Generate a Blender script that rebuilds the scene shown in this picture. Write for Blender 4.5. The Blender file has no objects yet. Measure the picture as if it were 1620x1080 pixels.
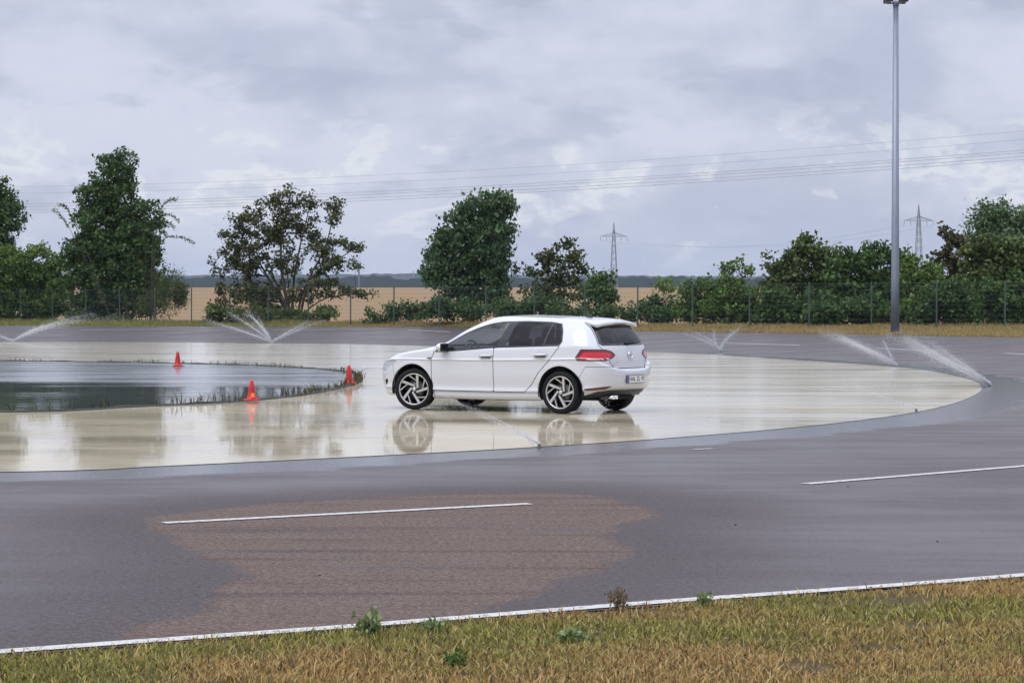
import bpy, bmesh, math, random
import numpy as np
from mathutils import Vector, Matrix

random.seed(7)
rng = np.random.default_rng(7)
S = bpy.context.scene
COL = S.collection
R = math.radians

# ------------------------------------------------------------------ camera
CAM_H, FPX, YH = 1.58, 3600.0, 485.0       # eye height, focal length in photo pixels, horizon row
cam_d = bpy.data.cameras.new("camera")
cam_d.sensor_width = 36.0
cam_d.lens = 36.0 * FPX / 1620.0
cam_d.clip_start = 0.1
cam_d.clip_end = 20000
cam = bpy.data.objects.new("camera", cam_d)
COL.objects.link(cam)
cam.location = (0, 0, CAM_H)
cam.rotation_euler = (math.pi / 2 - math.atan((540 - YH) / FPX), 0, 0)
S.camera = cam

# ------------------------------------------------------------------ sky and sun
SUN_DIR = Vector((-0.45, -0.48, 0.85)).normalized()      # towards the sun, behind thin cloud, left behind the camera
sun_el = math.asin(SUN_DIR.z)
sun_az = math.atan2(SUN_DIR.x, SUN_DIR.y)

W = bpy.data.worlds.new("World")
S.world = W
W.use_nodes = True
nt = W.node_tree
nt.nodes.clear()
def wn(t, **k):
    n = nt.nodes.new(t)
    for a, b in k.items():
        setattr(n, a, b)
    return n
wl = nt.links.new
def wmath(op, a, b=None, c=None, clamp=False):
    n = wn("ShaderNodeMath", operation=op, use_clamp=clamp)
    for i, v in enumerate((a, b, c)):
        if v is None:
            continue
        if isinstance(v, (int, float)):
            n.inputs[i].default_value = v
        else:
            wl(v, n.inputs[i])
    return n.outputs[0]
def wmix(f, a, b, mode='MIX'):
    n = wn("ShaderNodeMix", data_type='RGBA', blend_type=mode)
    for i, v in ((0, f), (6, a), (7, b)):
        if isinstance(v, (int, float)):
            n.inputs[i].default_value = v
        elif isinstance(v, tuple):
            n.inputs[i].default_value = (*v, 1)
        else:
            wl(v, n.inputs[i])
    return n.outputs[2]
def wnoise(vec, scale, detail=6, rough=.55, dist=0.0):
    n = wn("ShaderNodeTexNoise")
    n.inputs['Scale'].default_value = scale
    n.inputs['Detail'].default_value = detail
    n.inputs['Roughness'].default_value = rough
    n.inputs['Distortion'].default_value = dist
    wl(vec, n.inputs['Vector'])
    return n.outputs[0]
def wsmooth(v, a, b):
    n = wn("ShaderNodeMapRange", interpolation_type='SMOOTHSTEP')
    wl(v, n.inputs[0])
    n.inputs[1].default_value = a
    n.inputs[2].default_value = b
    return n.outputs[0]
sky = wn("ShaderNodeTexSky", sky_type='NISHITA', sun_disc=False)
sky.sun_elevation = sun_el
sky.sun_rotation = sun_az
sky.air_density = 1.0
sky.dust_density = 2.0
tc = wn("ShaderNodeTexCoord")
def wmap(scale, loc=(0, 0, 0)):
    m = wn("ShaderNodeMapping")
    m.inputs['Scale'].default_value = scale
    m.inputs['Location'].default_value = loc
    wl(tc.outputs['Generated'], m.inputs[0])
    return m.outputs[0]
sep = wn("ShaderNodeSeparateXYZ")
wl(tc.outputs['Generated'], sep.inputs[0])
zz = wmath('MAXIMUM', sep.outputs[2], 0.0)
# an even overcast deck, lighter towards the zenith as overcast skies are
n_big = wnoise(wmap((1, 1, 2.2), (.3, .1, 0)), 8.0, 5, .5, .3)
n_mid = wnoise(wmap((1, 1, 2.1), (1.7, .4, .2)), 19.0, 8, .55, .25)
n_fine = wnoise(wmap((1, 1, 2.0), (3.1, 2.2, .7)), 60.0, 6, .6, .1)
deck = wmath('ADD', wmath('MULTIPLY', n_big, .55), wmath('MULTIPLY', n_mid, .45))
deck = wsmooth(deck, .38, .60)
c_deck = wmix(deck, (.450, .495, .625), (.610, .640, .755))
# band of low cumulus with whiter crowns
cum = wnoise(wmap((1, 1, 1.9), (.42, .95, .05)), 21.0, 8, .58, .35)
cum = wmath('ADD', cum, wmath('MULTIPLY', wmath('SUBTRACT', n_fine, .5), .16))
band = wmath('MULTIPLY', wsmooth(zz, .004, .035), wmath('SUBTRACT', 1.0, wsmooth(zz, .058, .10)))
crown = wmath('MULTIPLY', wsmooth(cum, .505, .605), band)
core = wmath('MULTIPLY', wsmooth(cum, .57, .68), band)
c1 = wmix(wmath('MULTIPLY', crown, .85), c_deck, (.740, .760, .810))
c2 = wmix(wmath('MULTIPLY', core, .75), c1, (.480, .525, .650))
# small dark scud under the deck
scud = wnoise(wmap((1, 1, 2.8), (5.3, 1.1, .9)), 17.0, 7, .55, .3)
c3 = wmix(wmath('MULTIPLY', wsmooth(scud, .55, .66), .50), c2, (.385, .430, .560))
# blue-grey air above the horizon
c4 = wmix(wmath('MULTIPLY', wmath('SUBTRACT', 1.0, wsmooth(zz, .0, .055)), .60), c3, (.395, .465, .635))
lift = wmath('ADD', 1.0, wmath('MULTIPLY', wsmooth(zz, .12, .95), 1.7))
vs = wn("ShaderNodeVectorMath", operation='SCALE')
wl(c4, vs.inputs[0])
wl(wmath('MULTIPLY', lift, 10.0), vs.inputs['Scale'])
cover = wmix(.94, sky.outputs[0], vs.outputs[0])
bg = wn("ShaderNodeBackground")
bg.inputs[1].default_value = 0.1
wl(cover, bg.inputs[0])
wo = wn("ShaderNodeOutputWorld")
wl(bg.outputs[0], wo.inputs[0])

sun_d = bpy.data.lights.new("sun", 'SUN')
sun_d.energy = 1.5
sun_d.angle = R(45)
sun_d.color = (1.0, .98, .96)
sun = bpy.data.objects.new("sun", sun_d)
COL.objects.link(sun)
sun.rotation_euler = (-SUN_DIR).to_track_quat('-Z', 'Y').to_euler()

S.view_settings.view_transform = 'Standard'
S.view_settings.look = 'None'
S.view_settings.exposure = 0.15
S.view_settings.gamma = 1.0
S.view_settings.use_curve_mapping = False
S.render.engine = 'CYCLES'
S.cycles.use_denoising = True
S.cycles.max_bounces = 8
S.cycles.transparent_max_bounces = 24
S.cycles.caustics_reflective = False
S.cycles.caustics_refractive = False

# ------------------------------------------------------------------ helpers
def tag(o, label=None, cat=None, group=None, kind=None):
    if label: o["label"] = label
    if cat: o["category"] = cat
    if group: o["group"] = group
    if kind: o["kind"] = kind
    return o
def empty(name, loc=(0, 0, 0), rz=0.0, parent=None):
    o = bpy.data.objects.new(name, None)
    COL.objects.link(o)
    o.location = loc
    o.rotation_euler = (0, 0, rz)
    o.empty_display_size = .2
    o.parent = parent
    return o
def obj(name, verts, faces, mat=None, parent=None, smooth=False, loc=None):
    me = bpy.data.meshes.new(name)
    me.from_pydata([tuple(map(float, v)) for v in verts], [], [tuple(map(int, f)) for f in faces])
    if smooth:
        me.polygons.foreach_set('use_smooth', [True] * len(me.polygons))
    if mat: me.materials.append(mat)
    o = bpy.data.objects.new(name, me)
    COL.objects.link(o)
    o.parent = parent
    if loc is not None: o.location = loc
    return o
def fast_mesh(name, V, quads, mat, parent=None, face_attr=None):
    """numpy quads or tris to one mesh object, quickly."""
    V = np.ascontiguousarray(V, dtype=np.float32)
    Q = np.ascontiguousarray(quads, dtype=np.int32)
    k = Q.shape[1]
    me = bpy.data.meshes.new(name)
    me.vertices.add(len(V))
    me.vertices.foreach_set('co', V.ravel())
    me.loops.add(Q.size)
    me.loops.foreach_set('vertex_index', Q.ravel())
    me.polygons.add(len(Q))
    me.polygons.foreach_set('loop_start', np.arange(0, Q.size, k, dtype=np.int32))
    for nm, a in (face_attr or {}).items():
        at = me.attributes.new(nm, 'FLOAT', 'FACE')
        at.data.foreach_set('value', np.ascontiguousarray(a, dtype=np.float32))
    me.update(calc_edges=True)
    if mat: me.materials.append(mat)
    o = bpy.data.objects.new(name, me)
    COL.objects.link(o)
    o.parent = parent
    return o
class MB:
    """collects simple shapes into one mesh"""
    def __init__(s): s.v, s.f = [], []
    def add(s, v, f):
        b = len(s.v)
        s.v += [tuple(p) for p in v]
        s.f += [tuple(i + b for i in q) for q in f]
        return s
    def box(s, c, d, rz=0.0, m=None, bev=0.0):
        if bev > 0:
            bm = bmesh.new()
            bmesh.ops.create_cube(bm, size=1)
            bmesh.ops.scale(bm, vec=d, verts=bm.verts)
            bmesh.ops.bevel(bm, geom=bm.edges[:], offset=bev, segments=2, profile=.6, affect='EDGES')
            v = [p.co.copy() for p in bm.verts]
            f = [[q.index for q in x.verts] for x in bm.faces]
            bm.free()
        else:
            v = [Vector((sx * d[0] / 2, sy * d[1] / 2, sz * d[2] / 2)) for sz in (-1, 1) for sy in (-1, 1) for sx in (-1, 1)]
            f = [(0, 2, 3, 1), (4, 5, 7, 6), (0, 1, 5, 4), (2, 6, 7, 3), (0, 4, 6, 2), (1, 3, 7, 5)]
        M = Matrix.Translation(c) @ Matrix.Rotation(rz, 4, 'Z')
        if m is not None: M = M @ m
        return s.add([M @ p for p in v], f)
    def tube(s, pts, rad, n=6, cap=True):
        P = [Vector(p) for p in pts]
        if isinstance(rad, (int, float)): rad = [rad] * len(P)
        ref = None
        rings = []
        for i, p in enumerate(P):
            t = (P[min(i + 1, len(P) - 1)] - P[max(i - 1, 0)])
            t = t.normalized() if t.length > 1e-9 else Vector((0, 0, 1))
            if ref is None:
                ref = Vector((1, 0, 0)) if abs(t.x) < .8 else Vector((0, 1, 0))
            a = (ref - t * ref.dot(t)).normalized()
            ref = a
            b = t.cross(a)
            rings.append([p + (a * math.cos(q) + b * math.sin(q)) * rad[i] for q in [2 * math.pi * j / n for j in range(n)]])
        v = [q for r in rings for q in r]
        f = []
        for i in range(len(P) - 1):
            for j in range(n):
                f.append((i * n + j, i * n + (j + 1) % n, (i + 1) * n + (j + 1) % n, (i + 1) * n + j))
        if cap:
            f.append(tuple(range(n))[::-1])
            f.append(tuple((len(P) - 1) * n + j for j in range(n)))
        return s.add(v, f)
    def lathe(s, prof, n=24, m=None):
        """prof: (radius, height) about z"""
        m = m or Matrix.Identity(4)
        v = [m @ Vector((r * math.cos(2 * math.pi * j / n), r * math.sin(2 * math.pi * j / n), h)) for r, h in prof for j in range(n)]
        f = [(i * n + j, i * n + (j + 1) % n, (i + 1) * n + (j + 1) % n, (i + 1) * n + j) for i in range(len(prof) - 1) for j in range(n)]
        return s.add(v, f)
    def build(s, name, mat, parent=None, smooth=False, loc=None):
        return obj(name, s.v, s.f, mat, parent, smooth, loc)

# ---- materials
def mat_new(name):
    m = bpy.data.materials.new(name)
    m.use_nodes = True
    return m, m.node_tree, m.node_tree.nodes["Principled BSDF"]
def setp(p, **k):
    for a, b in k.items():
        p.inputs[a.replace('_', ' ')].default_value = b
class NT:
    """small node-tree writer"""
    def __init__(s, t): s.t = t
    def n(s, ty, **k):
        x = s.t.nodes.new(ty)
        for a, b in k.items(): setattr(x, a, b)
        return x
    def put(s, sock, v):
        if isinstance(v, (int, float)): sock.default_value = v
        elif isinstance(v, tuple): sock.default_value = (*v, 1) if len(v) == 3 and sock.type == 'RGBA' else v
        else: s.t.links.new(v, sock)
    def math(s, op, a, b=None, c=None, clamp=False):
        x = s.n("ShaderNodeMath", operation=op, use_clamp=clamp)
        for i, v in enumerate((a, b, c)):
            if v is not None: s.put(x.inputs[i], v)
        return x.outputs[0]
    def mix(s, f, a, b, mode='MIX'):
        x = s.n("ShaderNodeMix", data_type='RGBA', blend_type=mode)
        for i, v in ((0, f), (6, a), (7, b)): s.put(x.inputs[i], v)
        return x.outputs[2]
    def mixf(s, f, a, b):
        x = s.n("ShaderNodeMix", data_type='FLOAT')
        for i, v in ((0, f), (2, a), (3, b)): s.put(x.inputs[i], v)
        return x.outputs[0]
    def noise(s, vec, scale, detail=4, rough=.5, dist=0.0, col=False):
        x = s.n("ShaderNodeTexNoise")
        s.put(x.inputs['Scale'], scale); s.put(x.inputs['Detail'], detail)
        s.put(x.inputs['Roughness'], rough); s.put(x.inputs['Distortion'], dist)
        s.t.links.new(vec, x.inputs['Vector'])
        return x.outputs[1 if col else 0]
    def step(s, v, a, b, smooth=True):
        x = s.n("ShaderNodeMapRange", interpolation_type='SMOOTHSTEP' if smooth else 'LINEAR')
        s.put(x.inputs[0], v); x.inputs[1].default_value = a; x.inputs[2].default_value = b
        return x.outputs[0]
    def pos(s, scale=(1, 1, 1)):
        g = s.n("ShaderNodeNewGeometry")
        m = s.n("ShaderNodeMapping")
        m.inputs['Scale'].default_value = scale
        s.t.links.new(g.outputs['Position'], m.inputs[0])
        return m.outputs[0]
    def objco(s, scale=(1, 1, 1)):
        g = s.n("ShaderNodeTexCoord")
        m = s.n("ShaderNodeMapping")
        m.inputs['Scale'].default_value = scale
        s.t.links.new(g.outputs['Object'], m.inputs[0])
        return m.outputs[0]
    def attr(s, name):
        x = s.n("ShaderNodeAttribute", attribute_name=name)
        return x.outputs['Fac']
    def bump(s, h, strength, dist):
        x = s.n("ShaderNodeBump")
        s.put(x.inputs['Strength'], strength); s.put(x.inputs['Distance'], dist)
        s.t.links.new(h, x.inputs['Height'])
        return x.outputs[0]
def simple(name, col, rough=.5, metal=0.0, coat=0.0, noise=0.0, nscale=8.0, spec=.5):
    m, t, p = mat_new(name)
    setp(p, Base_Color=(*col, 1), Roughness=rough, Metallic=metal, Coat_Weight=coat)
    p.inputs['Specular IOR Level'].default_value = spec
    if noise > 0:
        N = NT(t)
        f = N.noise(N.objco(), nscale, 5, .6)
        lo = tuple(c * (1 - noise) for c in col); hi = tuple(min(1, c * (1 + noise)) for c in col)
        t.links.new(N.mix(f, lo, hi), p.inputs['Base Color'])
        t.links.new(N.mixf(f, max(0, rough - .12), min(1, rough + .12)), p.inputs['Roughness'])
    return m

# ---- geometry of the place
def smooth01(x, a, b):
    t = np.clip((np.asarray(x, float) - a) / (b - a), 0, 1)
    return t * t * (3 - 2 * t)
def poly_sd(poly, P):
    """signed distance of points P (n,2) to a closed polygon, negative inside"""
    poly = np.asarray(poly, float); P = np.asarray(P, float)
    d = np.full(len(P), 1e9); ins = np.zeros(len(P), bool)
    for i in range(len(poly)):
        a, b = poly[i], poly[(i + 1) % len(poly)]
        e = b - a; w = P - a
        t = np.clip((w @ e) / max(e @ e, 1e-12), 0, 1)
        d = np.minimum(d, np.hypot(w[:, 0] - e[0] * t, w[:, 1] - e[1] * t))
        c1 = (a[1] <= P[:, 1]) & (b[1] > P[:, 1]); c2 = (b[1] <= P[:, 1]) & (a[1] > P[:, 1])
        cr = e[0] * w[:, 1] - e[1] * w[:, 0]
        ins ^= (c1 & (cr > 0)) | (c2 & (cr < 0))
    return np.where(ins, -d, d)
def flat(x, y, z=0.0):
    """ground point at height z seen at photo pixel (x, y)"""
    Y = FPX * (CAM_H - z) / (y - YH)
    return ((x - 810) / FPX * Y, Y)
def catmull(P, n=12, closed=True):
    P = np.asarray(P, float); out = []; N = len(P)
    for i in range(N if closed else N - 1):
        if closed: p0, p1, p2, p3 = P[i - 1], P[i], P[(i + 1) % N], P[(i + 2) % N]
        else: p0, p1, p2, p3 = P[max(i - 1, 0)], P[i], P[i + 1], P[min(i + 2, N - 1)]
        for t in np.linspace(0, 1, n, endpoint=False):
            out.append(.5 * ((2 * p1) + (-p0 + p2) * t + (2 * p0 - 5 * p1 + 4 * p2 - p3) * t * t + (-p0 + 3 * p1 - 3 * p2 + p3) * t ** 3))
    if not closed: out.append(P[-1])
    return np.array(out)
RING = catmull([flat(*p) for p in ((0, 747), (270, 737), (600, 721), (855, 707), (1100, 690), (1300, 672), (1450, 652), (1530, 631), (1553, 612), (1520, 597), (1420, 581),
        (1200, 566), (1030, 557), (620, 546), (430, 543), (0, 540.5))] + [(-45, 99), (-65, 80), (-68, 55), (-48, 32), (-24, 22.5), (-11, 20.8)], 8)
POND = catmull([flat(*p) for p in ((0, 653), (200, 645), (400, 634), (500, 622), (562, 607), (566, 599), (545, 589), (450, 581), (281, 575.5), (0, 571.5))] +
        [(-21, 64), (-26.5, 56), (-27.5, 47), (-23, 38), (-14.5, 33.2)], 8)
F1 = np.array([-17.6, 125.0]); F2 = np.array([17.7, 93.0])          # fence line, two points on it
FD = (F2 - F1) / np.linalg.norm(F2 - F1); FN = np.array([-FD[1], FD[0]])
if FN[1] < 0: FN = -FN
def ground_z(X, Y):
    X = np.atleast_1d(np.asarray(X, float)); Y = np.atleast_1d(np.asarray(Y, float))
    P = np.c_[X.ravel(), Y.ravel()]
    z = np.zeros(len(P))
    near = (P[:, 1] > 30) & (P[:, 1] < 400)
    if near.any():
        d = poly_sd(RING, P[near])
        z[near] = .58 * smooth01(d, 1.5, 17) * smooth01(P[near][:, 1], 38, 74)
    z[P[:, 1] >= 400] = .58
    z = z + 4.35 * smooth01(P[:, 1], 128, 410)
    return z.reshape(X.shape)
def gpx(x, y):
    """ground point on the rising ground seen at a photo pixel"""
    z = 0.0
    for _ in range(25):
        X, Y = flat(x, y, z)
        z = .5 * z + .5 * float(ground_z([X], [Y])[0])
    return (X, Y, z)
def fence_at(x):
    """point of the fence line in the direction of photo column x"""
    k = (x - 810) / FPX
    t = (F1[0] - k * F1[1]) / (k * FD[1] - FD[0])
    return F1 + FD * t

# ------------------------------------------------------------------ ground materials
def m_asphalt():
    m, t, p = mat_new("asphalt"); N = NT(t)
    P = N.pos()
    wet = N.attr("wetd"); rd = N.attr("ringd")
    big = N.noise(P, .35, 5, .6)
    streak = N.noise(N.pos((.35, 1.6, 1)), .9, 6, .6, .3)
    fine = N.noise(P, 55, 3, .7)
    grit = N.noise(P, 170, 2, .6)
    chip = N.noise(P, 24, 3, .75)
    mid = N.noise(P, 2.2, 6, .62, .2)
    wob = N.math('MULTIPLY', N.math('SUBTRACT', N.noise(P, 1.3, 5, .55, .2), .5), .5)
    wd = N.math('ADD', wet, wob)
    damp = N.step(wd, -.07, .11)
    film = N.math('MULTIPLY', N.step(wd, .15, 1.9), N.mixf(N.step(N.math('ADD', N.math('MULTIPLY', streak, .5), N.math('MULTIPLY', big, .5)), .36, .62), .52, 1.0))
    # shallow run-off water lying along the edge of the white basin
    ro = N.math('ADD', rd, N.math('MULTIPLY', N.math('SUBTRACT', N.noise(N.pos((.5, 1, 1)), .8, 6, .62), .5), 1.5))
    pud = N.math('SUBTRACT', 1.0, N.step(ro, 1.0, 1.22))
    # a few leftover shallow wet spots inside the dry patch
    spot = N.math('MULTIPLY', N.step(N.noise(N.pos((.55, 1.9, 1)), .8, 5, .6), .60, .68), N.math('SUBTRACT', 1.0, damp))
    streak2 = N.step(N.noise(N.pos((.18, 2.6, 1)), 1.3, 6, .65), .50, .66)
    dry = N.mix(mid, (.100, .071, .058), (.140, .102, .084))
    dry = N.mix(N.math('MULTIPLY', streak2, .65), dry, (.070, .050, .043))
    dampc = N.mix(big, (.050, .039, .038), (.080, .062, .060))
    col = N.mix(N.math('MAXIMUM', damp, N.math('MULTIPLY', spot, .7)), dry, dampc)
    col = N.mix(pud, col, (.085, .082, .088))
    sp = N.math('MULTIPLY_ADD', N.math('SUBTRACT', fine, .5), 3.0, 1.0)
    sp2 = N.math('MULTIPLY_ADD', N.math('SUBTRACT', grit, .5), 2.0, 1.0)
    cc = N.mix(1.0, col, N.math('MULTIPLY', N.math('MULTIPLY', sp, sp2), N.math('MULTIPLY_ADD', N.math('SUBTRACT', chip, .5), 2.4, 1.0)), 'MULTIPLY')
    t.links.new(cc, p.inputs['Base Color'])
    f2 = N.math('MAXIMUM', film, N.math('MULTIPLY', spot, .5))
    r = N.mixf(damp, .92, .62)
    r = N.mixf(f2, r, .33)
    r = N.mixf(pud, r, .17)
    t.links.new(r, p.inputs['Roughness'])
    t.links.new(N.mixf(N.math('MAXIMUM', f2, pud), .25, .5), p.inputs['Specular IOR Level'])
    p.inputs['IOR'].default_value = 1.36
    bs = N.mixf(pud, N.mixf(f2, .55, .30), .20)
    bn = N.n("ShaderNodeBump"); bn.inputs['Distance'].default_value = .004
    t.links.new(N.math('ADD', N.math('ADD', fine, chip), N.math('MULTIPLY', grit, .5)), bn.inputs['Height']); t.links.new(bs, bn.inputs['Strength'])
    t.links.new(bn.outputs[0], p.inputs['Normal'])
    return m
def m_wet(name, c_lo, c_hi, refl, ripple, ripple_d, wave_scale, rr=.03, zone=(1e4, 1e4), zr=1.0, zone2=None, rough_zone=.2, cz=1.0):
    """painted or dark floor under a thin water film: diffuse floor plus a clear mirror film"""
    m, t, p = mat_new(name); N = NT(t)
    P = N.pos()
    a = N.noise(P, .22, 6, .6, .2); b = N.noise(N.pos((.3, 1.5, 1)), .8, 5, .6)
    c = N.mix(N.math('ADD', N.math('MULTIPLY', a, .6), N.math('MULTIPLY', b, .4)), c_lo, c_hi)
    st = N.step(N.noise(N.pos((.45, .9, 1)), .55, 7, .66, .4), .52, .68)
    c = N.mix(N.math('MULTIPLY', st, .60), c, tuple(x * .62 for x in c_lo))
    t.links.new(c, p.inputs['Base Color'])
    p.inputs['Roughness'].default_value = .8
    p.inputs['Specular IOR Level'].default_value = .15
    w1 = N.noise(P, wave_scale, 3, .5); w2 = N.noise(P, wave_scale * .23, 3, .5)
    patch = N.step(N.noise(N.pos((.25, 1.0, 1)), .33, 4, .55), .42, .66)
    gl = N.n("ShaderNodeBsdfGlossy")
    gl.inputs['Color'].default_value = (1, 1, 1, 1)
    bn = N.n("ShaderNodeBump"); bn.inputs['Distance'].default_value = ripple_d
    t.links.new(N.math('ADD', N.math('MULTIPLY', w1, .35), w2), bn.inputs['Height'])
    sy = N.n("ShaderNodeSeparateXYZ"); t.links.new(P, sy.inputs[0])
    # the far water is ruffled by the falling spray, the near water lies calm
    yy = N.math('ADD', N.math('ADD', sy.outputs[1], N.math('MULTIPLY', sy.outputs[0], .45)), N.math('MULTIPLY', N.math('SUBTRACT', N.noise(N.pos((.10, .55, 1)), 1.0, 5, .6, .3), .5), 9.0))
    rz = N.step(yy, *zone)
    if zone2: rz = N.math('MAXIMUM', rz, N.step(N.math('ADD', N.math('ADD', sy.outputs[1], N.math('MULTIPLY', sy.outputs[0], 2.5)), N.math('MULTIPLY', N.math('SUBTRACT', N.noise(N.pos((.4, .6, 1)), 1.0, 5, .6), .5), 5.0)), *zone2))
    rz = N.math('MULTIPLY', rz, N.mixf(N.step(N.noise(N.pos((.16, 1.3, 1)), .9, 6, .62, .3), .34, .60), .45, 1.0))
    t.links.new(N.mixf(rz, N.mixf(patch, rr, rr + .05), rough_zone), gl.inputs['Roughness'])
    t.links.new(N.mixf(rz, N.mixf(patch, ripple * .35, ripple), zr), bn.inputs['Strength'])
    t.links.new(bn.outputs[0], gl.inputs['Normal'])
    fr = N.n("ShaderNodeFresnel"); fr.inputs['IOR'].default_value = 1.33
    cover = N.mixf(N.step(N.noise(N.pos((.35, 1.0, 1)), .5, 5, .6), .35, .65), refl[0], refl[1])
    fac = N.math('MULTIPLY', N.math('MULTIPLY', fr.outputs[0], cover), N.mixf(rz, 1.0, cz))
    mx = N.n("ShaderNodeMixShader")
    t.links.new(fac, mx.inputs[0]); t.links.new(p.outputs[0], mx.inputs[1]); t.links.new(gl.outputs[0], mx.inputs[2])
    t.links.new(mx.outputs[0], t.nodes["Material Output"].inputs[0])
    return m
def m_ground():
    m, t, p = mat_new("ground"); N = NT(t)
    P = N.pos()
    g = N.n("ShaderNodeNewGeometry")
    d = N.n("ShaderNodeVectorMath", operation='DOT_PRODUCT')
    t.links.new(g.outputs['Position'], d.inputs[0]); d.inputs[1].default_value = (FN[0], FN[1], 0)
    off = N.math('SUBTRACT', d.outputs['Value'], float(F1 @ FN))
    field = N.step(N.math('ADD', off, N.math('MULTIPLY', N.noise(P, .3, 3), 4)), 14, 15.5)
    n1 = N.noise(P, .8, 6, .62); n2 = N.noise(P, 14, 4, .7); n3 = N.noise(P, .05, 4, .6)
    grass = N.mix(n1, (.085, .060, .032), (.062, .054, .024))
    grass = N.mix(N.math('MULTIPLY', n2, .5), grass, (.11, .08, .042))
    rows = N.noise(N.pos((.02, .55, 1)), 1.0, 4, .6)
    straw = N.mix(rows, (.225, .150, .082), (.29, .200, .112))
    straw = N.mix(N.math('MULTIPLY', N.step(n3, .45, .65), .5), straw, (.25, .170, .092))
    sy = N.n("ShaderNodeSeparateXYZ"); t.links.new(g.outputs['Position'], sy.inputs[0])
    far = N.step(sy.outputs[1], 520, 560)
    straw = N.mix(far, straw, (.10, .12, .05))
    t.links.new(N.mix(field, grass, straw), p.inputs['Base Color'])
    setp(p, Roughness=.95); p.inputs['Specular IOR Level'].default_value = .1
    t.links.new(N.bump(n2, .6, .03), p.inputs['Normal'])
    return m
def m_marking():
    m, t, p = mat_new("road_paint"); N = NT(t)
    P = N.pos()
    w = N.step(N.noise(P, 18, 6, .72), .36, .50)
    w2 = N.noise(P, 1.6, 4, .6)
    c = N.mix(w2, (.43, .42, .38), (.57, .55, .50))
    t.links.new(N.mix(w, (.20, .17, .16), c), p.inputs['Base Color'])
    setp(p, Roughness=.55)
    t.links.new(N.bump(N.noise(P, 70, 3, .6), .4, .003), p.inputs['Normal'])
    return m
M_ASPHALT = m_asphalt()
M_RING = m_wet("white_skid_surface", (.46, .375, .215), (.53, .485, .385), (.74, .97), .30, .010, 5.0, .035, (46, 60), .9, (36, 43), .18, .95)
M_POND = m_wet("flooded_dark_surface", (.030, .034, .040), (.050, .054, .060), (.80, .98), .45, .016, 4.0, .02, (40.5, 44.0), 1.6, None, .20, 1.0)
M_GROUND = m_ground()
M_PAINT = m_marking()

# ------------------------------------------------------------------ ground sheet to the horizon
def sheet():
    xs = np.unique(np.r_[-np.geomspace(60, 6500, 30), np.linspace(-60, 60, 61), np.geomspace(60, 6500, 30)])
    ys = np.unique(np.r_[-np.geomspace(5, 400, 12), np.linspace(0, 180, 91), np.geomspace(180, 900, 50), np.geomspace(900, 8000, 22)])
    gx, gy = np.meshgrid(xs, ys)
    z = ground_z(gx.ravel(), gy.ravel()).reshape(gx.shape) - np.where(gy < 24, .007, .02)
    V = np.c_[gx.ravel(), gy.ravel(), z.ravel()]
    nx, ny = len(xs), len(ys)
    i = (np.arange(ny - 1)[:, None] * nx + np.arange(nx - 1)[None]).ravel()
    o = fast_mesh("ground", V, np.c_[i, i + 1, i + nx + 1, i + nx], M_GROUND)
    tag(o, "dry grass verge and straw coloured field reaching to the far hills", "ground", kind="structure")
    o.data.polygons.foreach_set('use_smooth', [True] * len(o.data.polygons))
sheet()
NEAR0, NEARK = 11.58, .56                     # near edge of the asphalt: Y = NEAR0 + NEARK * X
VERGE = [gpx(*p)[:2] for p in ((0, 515), (300, 517), (700, 520.5), (1030, 524), (1300, 528), (1620, 534))]
def verge_y(k):                               # far edge of the asphalt along the direction X = k*Y
    ks = [v[0] / v[1] for v in VERGE]
    return np.interp(k, ks, [v[1] for v in VERGE])
def asphalt():
    ks = np.linspace(-.64, .64, 330)
    rows = np.r_[np.linspace(0, .25, 90, endpoint=False), np.linspace(.25, 1, 170)]
    K, T = np.meshgrid(ks, rows)
    y0 = NEAR0 / (1 - NEARK * K) ; y1 = verge_y(K)
    Y = y0 * (y1 / y0) ** T
    X = K * Y
    P = np.c_[X.ravel(), Y.ravel()]
    z = ground_z(P[:, 0], P[:, 1])
    dry = np.array([flat(*p) for p in ((232, 818), (430, 796), (700, 782), (900, 780), (1000, 796), (1040, 812), (975, 836), (955, 848), (1000, 870), (940, 902), (850, 930), (800, 958), (730, 985), (240, 1036), (212, 1004),
        (330, 962), (396, 908), (300, 862), (258, 842))])
    wet = poly_sd(dry, P); rd = poly_sd(RING, P)
    nx = len(ks); ny = len(rows)
    i = (np.arange(ny - 1)[:, None] * nx + np.arange(nx - 1)[None]).ravel()
    o = fast_mesh("asphalt_road", np.c_[P, z], np.c_[i, i + 1, i + nx + 1, i + nx], M_ASPHALT)
    for nm, a in (("wetd", np.clip(wet, -2, 6)), ("ringd", np.clip(rd, -2, 30))):
        at = o.data.attributes.new(nm, 'FLOAT', 'POINT'); at.data.foreach_set('value', a.astype(np.float32))
    o.data.polygons.foreach_set('use_smooth', [True] * len(o.data.polygons))
    return tag(o, "wet reddish grey asphalt around the white skid surface", "road", kind="structure")
ROAD = asphalt()
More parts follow.
